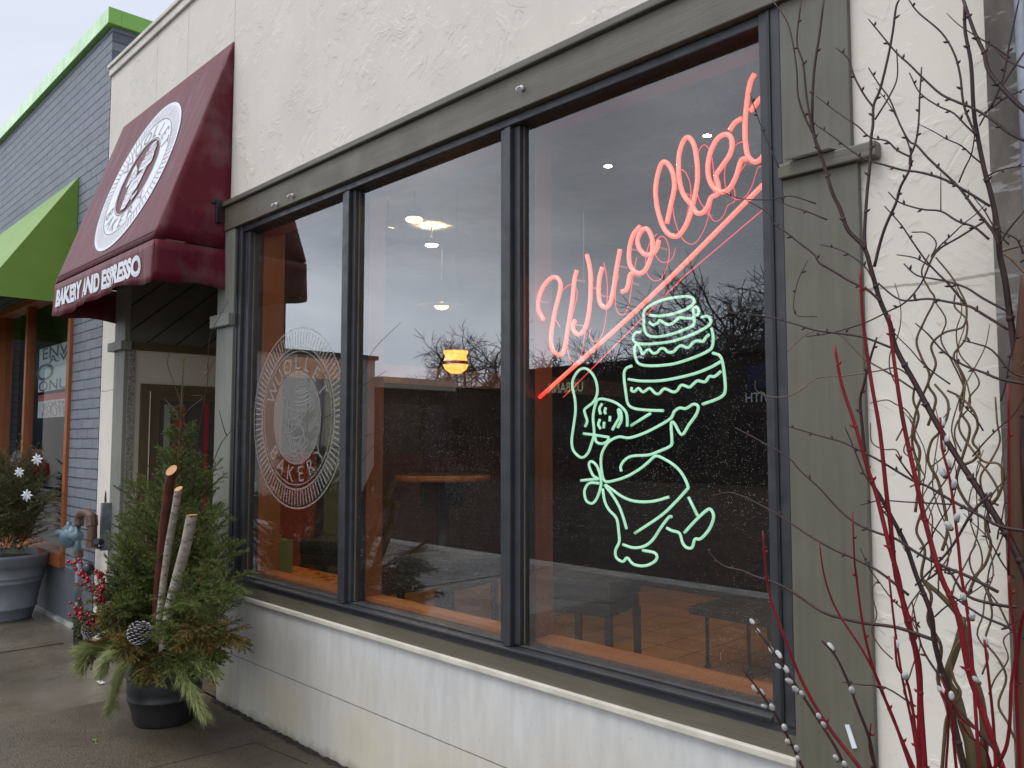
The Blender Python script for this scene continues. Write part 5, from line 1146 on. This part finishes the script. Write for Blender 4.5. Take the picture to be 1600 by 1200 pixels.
# ================================================================== branch arrangement in the near planter
BC = Vector((-0.46, -1.02, 0))
NP = thing('tall_planter', BC, 'planter holding the red and brown branches, below the picture edge', 'planter')
MB().lathe(BC, [(0, 0), (0.2, 0), (0.26, 0.5), (0.28, 0.5), (0.28, 0.55), (0.25, 0.55), (0.24, 0.5), (0, 0.5)], 36).build('pot', M['pot'], NP, smooth=True)
rb = random.Random(7)
def base_pt(): 
    a = rb.random()*6.28; r = rb.random()*0.13; return (BC.x+math.cos(a)*r, BC.y+math.sin(a)*r, 0.52)
YB0, YB1 = -1.28, -1.02
BG = 'dark birch branches rising from the tall planter'
BIRCH = [
 ([(1287,0),(1281,50),(1272,112),(1269,175),(1272,212),(1285,250),(1300,300),(1312,325),(1325,360),(1350,387),(1362,425),(1375,470),(1390,505),(1400,545),(1430,600),(1465,665),(1500,722),(1532,770),(1560,815),(1582,852),(1605,900)], .0022, .0072, 'thick dark birch stem sweeping from the window trim down to the lower right', 0),
 ([(1252,0),(1245,65),(1255,100),(1260,150),(1270,205),(1283,240)], .0018, .0028, 'dark birch twig beside the window frame at the top', 1),
 ([(1405,0),(1400,12),(1395,50),(1387,92),(1375,140),(1365,165),(1364,195),(1361,217),(1360,250),(1355,300),(1351,360),(1352,390)], .002, .0036, 'straight dark birch stem in the middle at the top', 1),
 ([(1307,75),(1325,92),(1335,120),(1350,148),(1364,167)], .0014, .0022, 'short twig left of the straight middle stem', 1),
 ([(1401,77),(1402,120),(1390,150),(1367,187)], .0012, .002, 'short twig right of the straight middle stem', 1),
 ([(1420,0),(1435,20),(1470,50),(1490,82),(1500,117),(1505,160),(1515,190),(1527,212)], .0014, .0026, 'birch twig arching right over the stucco', 1),
 ([(1357,30),(1375,52),(1400,82),(1420,100),(1442,122),(1470,147),(1497,160),(1522,170),(1550,187),(1575,207),(1605,222)], .0014, .003, 'birch twig crossing the stucco from upper left to the pier', 1),
 ([(1421,114),(1437,145),(1465,165),(1490,177),(1510,197),(1527,213)], .0013, .002, 'fine birch twig beneath the crossing twig', 1),
 ([(1357,106),(1372,130),(1390,155),(1405,192),(1420,220),(1432,227),(1450,247),(1480,275),(1500,295),(1522,325),(1550,360),(1562,385)], .0013, .003, 'birch twig running down right through the middle of the stucco', 1),
 ([(1440,105),(1437,150),(1435,195),(1430,225),(1422,245),(1421,265),(1407,292),(1400,317),(1385,350),(1375,380),(1366,417)], .0014, .0034, 'birch twig forking off the thick stem near the centre', 1),
 ([(1275,195),(1300,212),(1330,235),(1355,250),(1380,257),(1412,266),(1437,269),(1475,280),(1512,300),(1547,322)], .0014, .0028, 'birch twig crossing from the bracket to the pier', 1),
 ([(1275,150),(1310,177),(1340,197),(1360,215),(1385,220),(1402,235),(1422,245)], .0012, .0022, 'birch twig just above the pilaster bracket', 1),
 ([(1207,0),(1230,35),(1240,75),(1245,112),(1247,150),(1257,182),(1270,208)], .0014, .0024, 'birch twig nearest the window corner at the top', 1),
 ([(1505,0),(1522,50),(1537,82),(1545,112),(1577,150),(1605,176)], .0032, .0045, 'birch stem leaving the picture at the upper right', 1),
 ([(1507,10),(1508,50),(1517,100),(1521,170),(1527,212),(1537,262),(1547,300),(1555,337),(1560,375),(1562,400),(1570,437),(1575,475),(1582,525),(1590,600),(1598,700),(1606,800)], .0028, .0075, 'thick birch stem climbing along the edge of the pier', 0),
 ([(1168,314),(1200,332),(1207,347),(1225,360),(1250,380),(1272,397),(1280,410),(1300,422),(1330,440),(1355,452),(1377,472)], .0014, .003, 'birch branch reaching left over the end of the red neon script', 1),
 ([(1130,300),(1155,310),(1200,312),(1235,306),(1275,318)], .0011, .0018, 'thin twig tip in front of the neon underline', 1),
 ([(1157,322),(1180,338),(1212,312),(1235,322),(1260,330),(1292,343)][2:], .0011, .002, 'thin twig over the pilaster below the bracket', 1),
 ([(1160,210),(1180,160),(1197,205),(1225,340),(1240,380)][:0] or [(1172,145),(1180,172),(1192,205),(1204,232),(1217,262)], .0011, .0016, 'twig crossing the neon letter at the window edge', 1),
 ([(1282,382),(1317,392),(1350,415),(1364,437)], .0011, .0018, 'fine twig in front of the stucco edge', 1),
 ([(1130,483),(1150,490),(1200,495),(1242,506),(1275,516),(1312,521),(1350,527),(1392,543)], .0012, .0026, 'birch twig level with the cake crossing the pilaster', 1),
 ([(1260,526),(1300,520),(1350,505),(1387,487),(1415,472),(1440,442),(1462,395),(1500,370),(1540,345)], .0012, .0022, 'birch twig rising right across the stucco', 1),
 ([(1372,442),(1395,462),(1415,470),(1450,467),(1482,472),(1515,479),(1537,492),(1575,515)], .0016, .003, 'birch twig running right from the thick stem', 1),
 ([(1412,412),(1432,430),(1460,436),(1480,440),(1510,450),(1537,467),(1575,487)], .0014, .0026, 'birch twig sloping into the pier below the wall joint', 1),
 ([(1382,322),(1407,350),(1422,372),(1445,405),(1465,427),(1485,447),(1510,478)], .0012, .0024, 'birch twig descending over the wall joint', 1),
 ([(1401,398),(1430,403),(1455,417)], .0011, .0016, 'short twig above the wall joint', 1),
 ([(1388,300),(1405,316),(1440,327),(1470,330),(1495,345),(1522,355),(1545,374)], .0013, .0025, 'birch twig bowing right towards the pier', 1),
 ([(1470,270),(1470,330)], .0009, .0012, 'tiny upright twig above the bowing twig', 1),
 ([(1430,505),(1450,522),(1475,550),(1505,570),(1537,582),(1562,592),(1605,600)], .0012, .003, 'birch twig low on the right heading into the pier', 1),
 ([(1370,527),(1360,560),(1350,600),(1344,625),(1347,665),(1352,712),(1360,750),(1375,775),(1395,812),(1415,850),(1432,900),(1454,956),(1459,996),(1468,1035),(1482,1080),(1490,1125),(1507,1200)], .002, .0065, 'black stem bending down beside the red stems', 0),
 ([(1262,407),(1245,445),(1242,490),(1277,495)], .0009, .0012, 'fine hooked twig on the pilaster', 1),
 ([(1227,665),(1252,672),(1285,682),(1315,690),(1340,702),(1375,720),(1425,750),(1450,760),(1487,782),(1525,802),(1562,822),(1605,830)], .0013, .0034, 'long twig sloping from the window frame to the pier', 1),
 ([(1148,668),(1190,690),(1232,715),(1250,735),(1280,762),(1310,795),(1337,817),(1370,832),(1400,842),(1435,865),(1475,885),(1512,900),(1560,925)], .0012, .0034, 'long twig beginning over the neon baker', 1),
 ([(1112,775),(1145,770),(1200,795),(1232,815),(1262,835),(1300,857),(1340,875),(1375,894),(1420,930)], .0012, .003, 'twig starting over the neon shoe', 1),
 ([(1345,789),(1375,782),(1412,784),(1450,786),(1487,788)], .0011, .0018, 'level twig across the stucco', 1),
 ([(1320,667),(1332,695),(1350,740),(1365,762),(1390,800)], .0012, .002, 'twig tucked between the red stems', 1),
 ([(1105,858),(1112,868),(1130,884),(1160,892),(1178,900),(1212,911),(1243,928),(1285,956),(1319,967),(1352,974),(1403,981),(1459,1000)], .0012, .0038, 'long twig low across the window corner', 1),
 ([(1316,1066),(1347,1070),(1383,1074),(1431,1104)], .001, .002, 'short twig near the metal tag', 1),
 ([(1600,82),(1562,140),(1530,197)], .002, .0015, 'twig crossing the pier high up', 1),
 ([(1552,75),(1575,95),(1605,108)], .001, .0018, 'twig tip on the grey pier edge', 1),
 ([(1592,0),(1585,32),(1575,80),(1567,122),(1548,170)], .0014, .0022, 'upright twig over the metal strip', 1),
 ([(1600,330),(1575,360),(1562,380)], .0015, .0025, 'twig hooking round the pier', 1),
 ([(1504,532),(1525,537),(1550,547),(1580,580),(1605,590)], .0012, .0024, 'twig low over the pier edge', 1),
 ([(1562,1180),(1500,1110),(1470,1060),(1440,1010),(1425,940)][::-1], .0015, .003, 'dark twig among the lower red stems', 1),
 ([(1430,915),(1465,880),(1490,850),(1520,800),(1550,770)], .0018, .003, 'dark twig rising right behind the catkins', 1),
 ([(1480,925),(1530,960),(1575,980),(1605,1000)][:], .0018, .003, 'dark twig low at the right edge', 1),
 ([(1450,905),(1480,890),(1510,930),(1560,945),(1590,948)], .002, .0035, 'thick dark twig near the bottom right', 1),
]
for i, (pts, r0, r1, lab, kind) in enumerate(BIRCH):
    y0 = YB0 + 0.22*((i*7) % 5)/4 - 0.05; y1 = YB1 + 0.1*((i*3) % 4)/3 if kind == 0 else y0+0.06
    if kind == 1: y0 = y1 = -1.15
    else: y0, y1 = -1.15, -1.08
    T, P, rr = twig_thing('birch_branch', pts, r0*.68, r1*.68, M['birch_twig'], lab, 'branch', BG, y0, y1, base=base_pt() if kind == 0 else None, buds=(3 if len(pts) < 8 else 4, .8, .62))
RG = 'red dogwood stems rising from the tall planter'
DOG = [
 ([(1344,420),(1347,485),(1352,530),(1362,600),(1375,675),(1385,770),(1392,825),(1400,900),(1420,970),(1434,1040),(1440,1125),(1445,1200)], .0028, .0062, 'tallest red stem in front of the pilaster edge'),
 ([(1389,492),(1392,525),(1402,600),(1412,662),(1430,745),(1445,812),(1470,900),(1496,959),(1513,1046),(1527,1088),(1566,1200)], .003, .0068, 'thick red stem sweeping right to the bottom edge'),
 ([(1304,540),(1315,600),(1337,667),(1355,730),(1370,775),(1390,855),(1403,900),(1414,956),(1426,998),(1437,1057),(1437,1200)], .0028, .0066, 'red stem starting on the olive pilaster and thickening below'),
 ([(1332,800),(1335,875),(1338,900),(1347,970),(1358,1021),(1375,1074),(1397,1125),(1423,1200)], .0016, .0036, 'thin red stem with its tip low on the pilaster'),
 ([(1280,847),(1288,900),(1307,953),(1347,1015),(1372,1063),(1389,1108),(1428,1200)], .0014, .0036, 'thin red stem left of the low pilaster one'),
 ([(1192,830),(1197,895),(1206,942),(1232,1012),(1254,1066),(1291,1131),(1344,1200)], .0022, .0044, 'red stem in front of the window corner'),
 ([(1576,900),(1580,956),(1588,1012),(1580,1069),(1577,1139),(1566,1182),(1530,1230)], .0022, .0036, 'red stem along the pier edge'),
 ([(1604,945),(1594,985),(1588,1069),(1594,1200)], .003, .004, 'red stem farthest right at the bottom'),
 ([(1361,1130),(1358,1165),(1366,1200)], .0014, .002, 'short red stem beside the metal tag'),
 ([(1500,1125),(1515,1150),(1538,1167),(1549,1200)], .0018, .0026, 'short red stem at the bottom right'),
 ([(1400,710),(1412,728),(1427,748)], .0014, .002, 'small red side shoot'),
 ([(1389,900),(1398,980),(1410,1060),(1425,1130),(1436,1200)], .002, .0032, 'red stem hidden in the bottom bundle'),
 ([(1470,1060),(1500,1120),(1535,1150),(1545,1200)], .0018, .0026, 'arching red stem at the foot of the bundle'),
 ([(1477,1080),(1482,1130),(1478,1200)], .002, .0026, 'upright red stem behind the mossy stem'),
 ([(1575,600),(1577,760),(1576,900)], .0018, .0022, 'straight red stem beside the reddish log'),
]
for i, (pts, r0, r1, lab) in enumerate(DOG):
    T, P, rr = twig_thing('dogwood_stem', pts, r0*.66, r1*.7, M['dogwood'], lab, 'branch', RG, -1.2, -1.12, base=base_pt() if pts[-1][1] >= 1190 else None, seg=8, buds=(6, 0.9, .6))
WG = 'pussy willow stems rising from the tall planter'
WIL = [
 ([(1175,975),(1206,1015),(1232,1052),(1254,1086),(1277,1122),(1307,1170),(1322,1205)], [(1178,975),(1187,990),(1208,1019),(1219,1028),(1220,1044),(1231,1050),(1237,1066),(1246,1080),(1255,1087),(1281,1122),(1289,1136),(1308,1187),(1321,1197)], 'pussy willow stem with many white catkins over the window corner'),
 ([(1158,1043),(1187,1080),(1212,1117),(1232,1153),(1257,1205)], [(1184,1080),(1193,1086),(1198,1105),(1208,1108),(1227,1139),(1232,1161),(1246,1172),(1248,1187)], 'pussy willow stem nearest the bottom of the window'),
 ([(1284,1001),(1305,1024),(1324,1063),(1341,1108),(1358,1153),(1368,1205)], [(1301,1016),(1332,1081)], 'pussy willow stem with one catkin on the pilaster'),
 ([(1469,652),(1472,700),(1482,740),(1490,790),(1497,850),(1502,900),(1512,960),(1520,1050),(1530,1200)], [(1473,665),(1479,690),(1474,702),(1482,730),(1476,743),(1489,761),(1495,812),(1485,825),(1506,936),(1519,966)], 'tall pussy willow stem over the stucco'),
 ([(1398,995),(1402,1040),(1416,1062),(1425,1100),(1432,1160),(1440,1210)], [(1401,1012),(1415,1058)], 'pussy willow stem left of the black stem'),
 ([(1470,1080),(1486,1110),(1490,1160),(1495,1210)], [(1472,1083),(1487,1092)], 'short pussy willow stem low in the bundle'),
 ([(1538,1000),(1545,1060),(1552,1130),(1556,1210)], [(1540,1007),(1529,1066)], 'pussy willow stem right of the red sweep'),
]
for i, (pts, cats, lab) in enumerate(WIL):
    T, P, rr = twig_thing('willow_stem', pts, .0013, .0024, M['birch_twig'] if i < 3 else M['dogwood'], lab, 'branch', WG, -1.26, -1.2, base=base_pt())
    for px, py in cats:
        q = on_y(px, py, -1.24); near = min(P, key=lambda v: (v-q).length); k = P.index(near); d = (P[max(0, k-1)]-P[min(len(P)-1, k+1)]).normalized(); s = (q-near); s = s.normalized() if s.length > 1e-4 else d.orthogonal()
        ax_ = (d*0.85+s*0.5).normalized(); rot = ax_.to_track_quat('Z', 'Y').to_matrix(); r_ = 0.0033*(0.85+.4*rb.random())
        MB().ball(q+ax_*0.004, r_, 1, 1, 1.75, 10, 8, rot).build('catkin', M['catkin'], T, smooth=True)
        MB().ball(q-ax_*0.0015, r_*0.85, 1, 1, 0.8, 8, 6, rot).build('bud_scale', M['budshell'], T, smooth=True)
CG = 'curly willow stems rising from the tall planter'
CUR = [
 ([(1425,363),(1448,364),(1463,380),(1455,402)], .0011, .0014), 
 ([(1452,397),(1440,425),(1452,452),(1460,468),(1445,500),(1432,532),(1440,560),(1452,590),(1432,640),(1425,690),(1436,740),(1430,800)], .0013, .0028),
 ([(1462,402),(1485,430),(1500,455),(1510,480),(1505,510),(1475,520),(1455,540),(1462,570),(1450,600),(1462,625),(1450,665)], .0014, .0026),
 ([(1492,460),(1492,480),(1510,500),(1508,530),(1490,555),(1500,580),(1506,600),(1500,640),(1515,670),(1505,710),(1495,740)], .0014, .0026),
 ([(1460,470),(1478,500),(1470,530),(1485,560),(1500,590),(1508,610)], .0012, .0018),
 ([(1230,550),(1250,530),(1275,516),(1310,522),(1330,540),(1350,560),(1380,578),(1400,590),(1430,610)], .001, .002),
 ([(1262,600),(1280,590),(1320,587),(1370,580),(1400,575),(1425,590)], .001, .0016),
 ([(1180,595),(1182,610),(1205,620),(1235,618),(1262,602)], .001, .0013),
 ([(1430,600),(1427,625),(1435,650),(1428,680),(1437,705),(1432,735)], .0018, .003),
 ([(1460,600),(1480,625),(1480,650),(1468,675),(1455,690),(1450,720),(1465,750),(1475,790),(1480,830),(1472,860)], .002, .003),
 ([(1480,610),(1500,620),(1520,640),(1528,665),(1520,690),(1530,705),(1520,720),(1500,730),(1495,755),(1510,785),(1525,800)], .002, .0028),
 ([(1508,600),(1505,630),(1498,665),(1510,690),(1535,720),(1560,725),(1568,745),(1560,775),(1545,790),(1530,780)], .0016, .0026),
 ([(1555,620),(1558,660),(1562,690),(1548,720),(1532,745),(1538,775),(1560,790)], .0014, .002),
 ([(1527,720),(1545,740),(1560,770),(1548,790),(1540,820),(1548,850),(1540,880),(1525,900),(1512,930)], .0018, .0028),
 ([(1415,862),(1405,840),(1395,815),(1375,790),(1365,760),(1345,720)], .0009, .0012),
 ([(1372,905),(1362,925),(1370,960),(1362,985),(1375,1010),(1395,1030)], .0009, .0014),
 ([(1440,800),(1432,830),(1445,860),(1440,900),(1455,930),(1450,970),(1470,1010),(1465,1060),(1478,1100)], .0022, .0036),
 ([(1525,850),(1515,870),(1520,895),(1540,920),(1550,960),(1540,1000),(1560,1030),(1572,1060),(1560,1100),(1575,1130)], .0014, .0022),
 ([(1500,1000),(1485,1030),(1490,1060),(1500,1085),(1480,1120),(1475,1160)], .0022, .0034),
 ([(1583,985),(1568,1000),(1575,1030),(1555,1060),(1545,1085)], .001, .0015),
 ([(1545,925),(1560,945),(1575,975),(1592,1000),(1605,1010)], .0014, .002),
 ([(1360,630),(1385,625),(1400,632),(1415,640),(1430,660)], .001, .0014),
 ([(1360,660),(1362,690),(1380,702),(1400,703),(1408,720)], .001, .0014),
 ([(1605,560),(1580,600),(1590,640),(1605,680)], .0022, .0026), ([(1605,430),(1575,400),(1560,395),(1590,385),(1605,382)], .002, .0024),
]
for i, (pts, r0, r1) in enumerate(CUR):
    e = pts[-1]; lab = 'curly brown willow twig near %s' % ['the top of the curly tangle', 'the left side of the curly tangle', 'the middle of the stucco', 'the right side of the upper tangle', 'the crossing below the wall joint', 'the pilaster, pale and looping', 'the pilaster below the pale loop', 'the cake sign, hooked over the glass', 'the red stems at mid height', 'the two thick crossing curls', 'the wide right hand curl', 'the pier at mid height', 'the pier edge, thin and wavy', 'the small knot beside the pier', 'the pilaster edge, very fine', 'the peeling stucco edge', 'the middle of the bottom bundle', 'the lower pier edge', 'the bottom fork', 'the lowest fine curls', 'the thick red sweep on the right', 'the upper pilaster edge', 'the corkscrew tip by the red stems', 'the reddish log', 'the upper part of the pier'][i]
    T, P, rr = twig_thing('curly_twig', pts, r0*.8, r1*.8, M['curly'], lab, 'branch', CG, -1.10, -1.06, base=base_pt() if e[1] > 1090 else None, sub=6)
ORD = ['first', 'second', 'third', 'fourth', 'fifth', 'sixth', 'seventh', 'eighth', 'ninth', 'tenth', 'eleventh', 'twelfth', 'thirteenth', 'fourteenth', 'fifteenth', 'sixteenth', 'seventeenth', 'eighteenth', 'nineteenth', 'twentieth', 'twenty first', 'twenty second']
fine_w, fine_b = [], []
rf = random.Random(21)
for i in range(16):
    x0_ = 1395+rf.random()*165; yb = 640+rf.random()*520; Lp = 110+rf.random()*190; pts = []; n_ = 9; ph = rf.random()*6; lean = rf.uniform(-.35, .35)
    for k in range(n_+1):
        t_ = k/n_; pts.append((x0_ - lean*Lp*(1-t_) + math.sin(ph+t_*(9+rf.random()*2))*(7+7*t_), yb-Lp*(1-t_)))
    q_ = twig_thing('fine_curly_twig', pts, .0006, .0013, M['curly'], 'very fine wavy twig in the tangle between the red stems and the pier', 'twig', 'fine wavy twigs in the branch tangle', -1.09, -1.06, sub=4); fine_w.append((pts[0][0], q_[0]))
for i in range(22):
    x0_ = 1400+rf.random()*200; y0_ = 20+rf.random()*1000; a0 = rf.uniform(-2.6, -0.5); Lp = 60+rf.random()*120; pts = []; cx_, cy_ = x0_, y0_
    for k in range(6):
        pts.append((cx_, cy_)); a0 += rf.gauss(0, .16); cx_ += math.cos(a0)*Lp/5; cy_ += math.sin(a0)*Lp/5
    q_ = twig_thing('fine_birch_twig', pts[::-1], .0005, .0012, M['birch_twig'], 'fine dark twig tip in the tangle over the right part of the stucco', 'twig', 'fine dark twig tips in the branch tangle', -1.13, -1.11, buds=(4, .7, .8), sub=3); fine_b.append((pts[-1][0], q_[0]))
for lst, lb in ((fine_w, 'fine wavy twig with the %s tip from the left in the branch tangle'), (fine_b, 'fine dark twig with the %s tip from the left over the stucco')):
    for k, (x_, o_) in enumerate(sorted(lst, key=lambda q: q[0])): o_['label'] = lb % ORD[k]
# mossy thick stems and reddish log
T, P, rr = twig_thing('mossy_branch', [(1506,965),(1495,1010),(1480,1060),(1495,1090),(1505,1130),(1515,1160),(1522,1210)], .004, .009, M['mossy'], 'thick mossy green stem in the bottom bundle', 'branch', None, -1.08, -1.06, base=base_pt(), seg=9)
T, P, rr = twig_thing('mossy_branch', [(1440,905),(1475,935),(1505,975),(1512,1030),(1532,1090),(1538,1150),(1535,1210)], .003, .0065, M['mossy'], 'slender mossy stem crossing behind the thick red sweep', 'branch', None, -1.06, -1.04, base=base_pt(), seg=9)
T, P, rr = twig_thing('reddish_log', [(1603,430),(1597,520),(1590,600),(1587,680),(1588,760),(1592,860),(1600,1000),(1606,1150)], .006, .0145, M['rustlog'], 'reddish brown peeling log at the right edge', 'log', None, -1.10, -1.06, seg=10, base=base_pt())

# litter
p = on_z(147, 1157, 0.006); MB().add([p+Vector(v) for v in ((-.03, 0, 0), (0, .012, .004), (.025, 0, .006), (0, -.01, .004))], [(0,1,2,3)]).tube([p+Vector((.02, 0, .003)), p+Vector((.07, -.01, .003))], .002, 4).build('fallen_leaf', simple('fresh_leaf', (0.25, 0.42, 0.06), .5)); tag(bpy.data.objects['fallen_leaf'], 'small bright green leaf on the wet pavement before the black planter', 'leaf')
for (px, py, s, lab) in ((157, 1066, .05, 'scrap of white paper left of the black pot'), (123, 1015, .03, 'tiny white scrap below the gas riser')):
    p = on_z(px, py, 0.003); T = MB().add([p+Vector((-s, -.012, 0)), p+Vector((s, -.02, .002)), p+Vector((s*1.1, .014, .006)), p+Vector((-s*.8, .02, .002)), p+Vector((0, 0, .009))], [(0,1,4),(1,2,4),(2,3,4),(3,0,4)]).build('paper_scrap', M['white']); tag(T, lab, 'litter')

# ================================================================== across the street (seen mirrored in the glass)
def far_building(name, loc, label, parts):
    T = thing(name, loc, label, 'building')
    for nm_, m, mat in parts: m.build(nm_, mat, T)
    return T
beige = simple('beige_render', (0.74, 0.69, 0.60), .8, (0.66, 0.61, 0.53), .5); darkb = simple('dark_brown_brick', (0.05, 0.042, 0.036), .8, (0.035, 0.03, 0.026), .6); dglass = simple('dark_shop_glass', (0.02, 0.022, 0.028), .15)
T = far_building('beige_hall', (-31, -12, 0), 'long beige hall with dark roof edge mirrored in the left pane', [
 ('wall', box(-37, -25, -14.7, -7.0, -0.15, 4.55), beige), ('roof', MB().box(-37.1, -24.9, -14.8, -6.9, 4.55, 4.70), M['black']),
 ('lower_wing', MB().box(-37, -25, -18, -14.71, -0.15, 3.55), darkb), ('canopy', MB().box(-37, -24.6, -18.2, -14.72, 3.55, 3.95), beige)])
for yy in (-17.4, -16.2, -15.3): box(-25.0, -24.96, yy-.45, yy+.45, 0.7, 3.0).build('window', dglass, T)
T = far_building('dark_shop_row', (-24, -33, 0), 'low dark shop row across the street mirrored in the neon pane', [
 ('wall', box(-34, -13, -38, -30, -0.15, 5.5), darkb), ('roof', box(-34.2, -12.8, -38.2, -29.8, 5.5, 5.62), M['black'])])
for k in range(9): box(-33+k*2.2, -31.4+k*2.2, -29.99, -29.94, 0.3, 2.9).build('window', dglass, T)
blue = simple('blue_fascia', (0.02, 0.045, 0.16), .5)
a_, b_ = on_y(1165, 572, 29.9), on_y(1218, 605, 29.9); fp = box(a_.x, b_.x+.6, -29.97, -29.9, b_.z, a_.z).build('blue_fascia', blue, T)
vs, fs = text_mesh('WITH', 1.0, 0, 0.01); cx = on_y(1185, 617, 29.9)
MB().add([(cx.x-v[0]*0.55, -29.93, cx.z-0.3+v[1]*0.6) for v in vs], fs).build('lettering', emit('grey_sign_letters', (0.6, 0.7, 0.75), .5), T)
vs, fs = text_mesh('US BANK', 1.0, 0, 0.01); cx = on_y(881, 604, 29.9)
MB().add([(cx.x-v[0]*0.62, -29.93, cx.z-0.3+v[1]*0.75) for v in vs], fs).build('lettering', emit('lit_sign_letters', (0.65, 0.62, 0.4), 1.2), T)
T = far_building('grey_brown_shop', (-42, -33, 0), 'flat roofed grey brown shop across the street mirrored in the middle pane', [
 ('wall', box(-50, -35.5, -37, -29, -0.15, 4.6), simple('grey_brown_brick', (0.075, 0.062, 0.05), .8)), ('roof', box(-50.2, -35.3, -37.2, -28.8, 4.6, 4.75), M['black'])])
for k in range(5): box(-49+k*2.8, -47+k*2.8, -28.99, -28.94, 0.3, 3.0).build('window', dglass, T)
T = far_building('tall_brick_block', (-66, -14, 0), 'tall dark brick block far down the street mirrored in the brick shop window', [
 ('wall', box(-74, -60, -30, -6.5, -0.15, 13), darkb), ('roof', box(-74.2, -59.8, -30.2, -6.3, 13, 13.2), M['black'])])
for yy in (-9, -13, -17, -21):
    for zz in (1.0, 5.0, 9.0): box(-60.0, -59.95, yy-.8, yy+.8, zz, zz+2.2).build('window', dglass, T)
# parked car mirrored far left
car = thing('parked_car', (-38, -7.2, -0.15), 'red car parked along the kerb mirrored in the brick shop window', 'car')
prof2 = [(-2.2,.35),(-2.25,.75),(-1.9,.92),(-1.3,.98),(-.75,1.42),(.75,1.45),(1.35,1.0),(2.1,.9),(2.25,.6),(2.2,.35)]
m_ = MB(); n = len(prof2)
vs = [(-38+x, -7.2+s*(.88 if z < 1.1 else .68), z-.15) for s in (-1, 1) for x, z in prof2]
m_.add(vs, [tuple(range(n)), tuple(range(2*n-1, n-1, -1))]+[(i, (i+1) % n, n+(i+1) % n, n+i) for i in range(n)]); m_.build('body', simple('red_car_paint', (0.32, 0.012, 0.015), .25), car, bevel=.04)
for s in (-1, 1):
    MB().add([(-38-1.15, -7.2+s*.865, .88), (-38+1.15, -7.2+s*.865, .88), (-38+.7, -7.2+s*.76, 1.22), (-38-.7, -7.2+s*.76, 1.22)], [(0,1,2,3)]).build('window', dglass, car)
    for x in (-1.35, 1.4): MB().tube([(-38+x, -7.2+s*.70, .17), (-38+x, -7.2+s*.9, .17)], .32, 20).build('wheel', M['pot'], car)

# bare winter trees
def grow(rs_, m, p, d, L_, r, depth, leaf):
    n = 4; pts = [p.copy()]; cur = p.copy(); dd = d.copy()
    for i in range(n):
        dd = (dd+Vector((rs_.gauss(0, .15), rs_.gauss(0, .15), rs_.gauss(0.0, .10)))).normalized(); cur = cur+dd*L_/n; pts.append(cur.copy())
    (m if depth < 2 else leaf).tube(pts, [r*(1-.4*i/n) for i in range(n+1)], 5 if depth < 2 else 3, False)
    if depth >= 6: return
    k = 3 if depth < 5 else 4
    for j in range(k):
        t = 1.0 if j == 0 else 0.35+.6*rs_.random(); i = min(n-1, int(t*n)); q = pts[i].lerp(pts[i+1], min(1, t*n-i))
        ax_ = dd.orthogonal().normalized(); ax_.rotate(Matrix.Rotation(rs_.random()*6.28, 3, dd)); nd = dd.copy(); nd.rotate(Matrix.Rotation(.55+.65*rs_.random() if j else .25, 3, ax_)); 
        grow(rs_, m, q, nd, L_*(.72+.12*rs_.random()), r*.6 if j else r*.68, depth+1, leaf)
tb = bark('winter_tree_bark', (0.11, 0.098, 0.09), (0.08, 0.07, 0.065), 3)
protos = []
for sd in (1, 5, 9):
    rt = random.Random(sd); T = thing('bare_tree', (0, 0, 0), 'bare winter tree', 'tree', 'bare winter trees beyond the shops'); a1, a2 = MB(), MB(); grow(rt, a1, Vector((0, 0, 0)), Vector((0, 0, 1)), 3.4, .26, 0, a2)
    h = max(v[2] for v in a2.v); a1.build('trunk', tb, T); a2.build('crown', tb, T); protos.append((T, h))
spots = [(1180, 352, 42, 'tallest bare tree mirrored behind the thick of the red script end'), (1090, 395, 44, 'wide bare tree mirrored above the cake sign'), (1010, 440, 46, 'bare tree mirrored left of the cake sign top'), (1240, 380, 40, 'bare tree mirrored at the right end of the neon pane'), (940, 520, 50, 'low bare tree mirrored under the neon underline'), (775, 470, 46, 'bare tree mirrored at the right edge of the middle pane'), (720, 500, 48, 'bare tree mirrored above the orange lamp'), (655, 520, 50, 'small rounded bare tree mirrored left of the orange lamp'), (1140, 400, 52, 'distant bare tree mirrored between the two tallest'), (1060, 460, 38, 'nearer bare tree mirrored behind the cake sign'), (880, 545, 56, 'far low bare tree mirrored left under the script')]
for i, (px, py, Y, lab) in enumerate(spots):
    src, h = protos[i % 3]; e = on_y(px, py, Y); s = (e.z+0.15)/h
    if i < 3: T = src; kids = list(src.children)
    else:
        T = src.copy(); C.objects.link(T); kids = []
        for c_ in src.children: k_ = c_.copy(); C.objects.link(k_); k_.parent = T; kids.append(k_)
    T.location = (e.x, -Y, -0.15); T.scale = (s*1.1, s*1.1, s); T.rotation_euler = (0, 0, i*1.3); T['label'] = lab
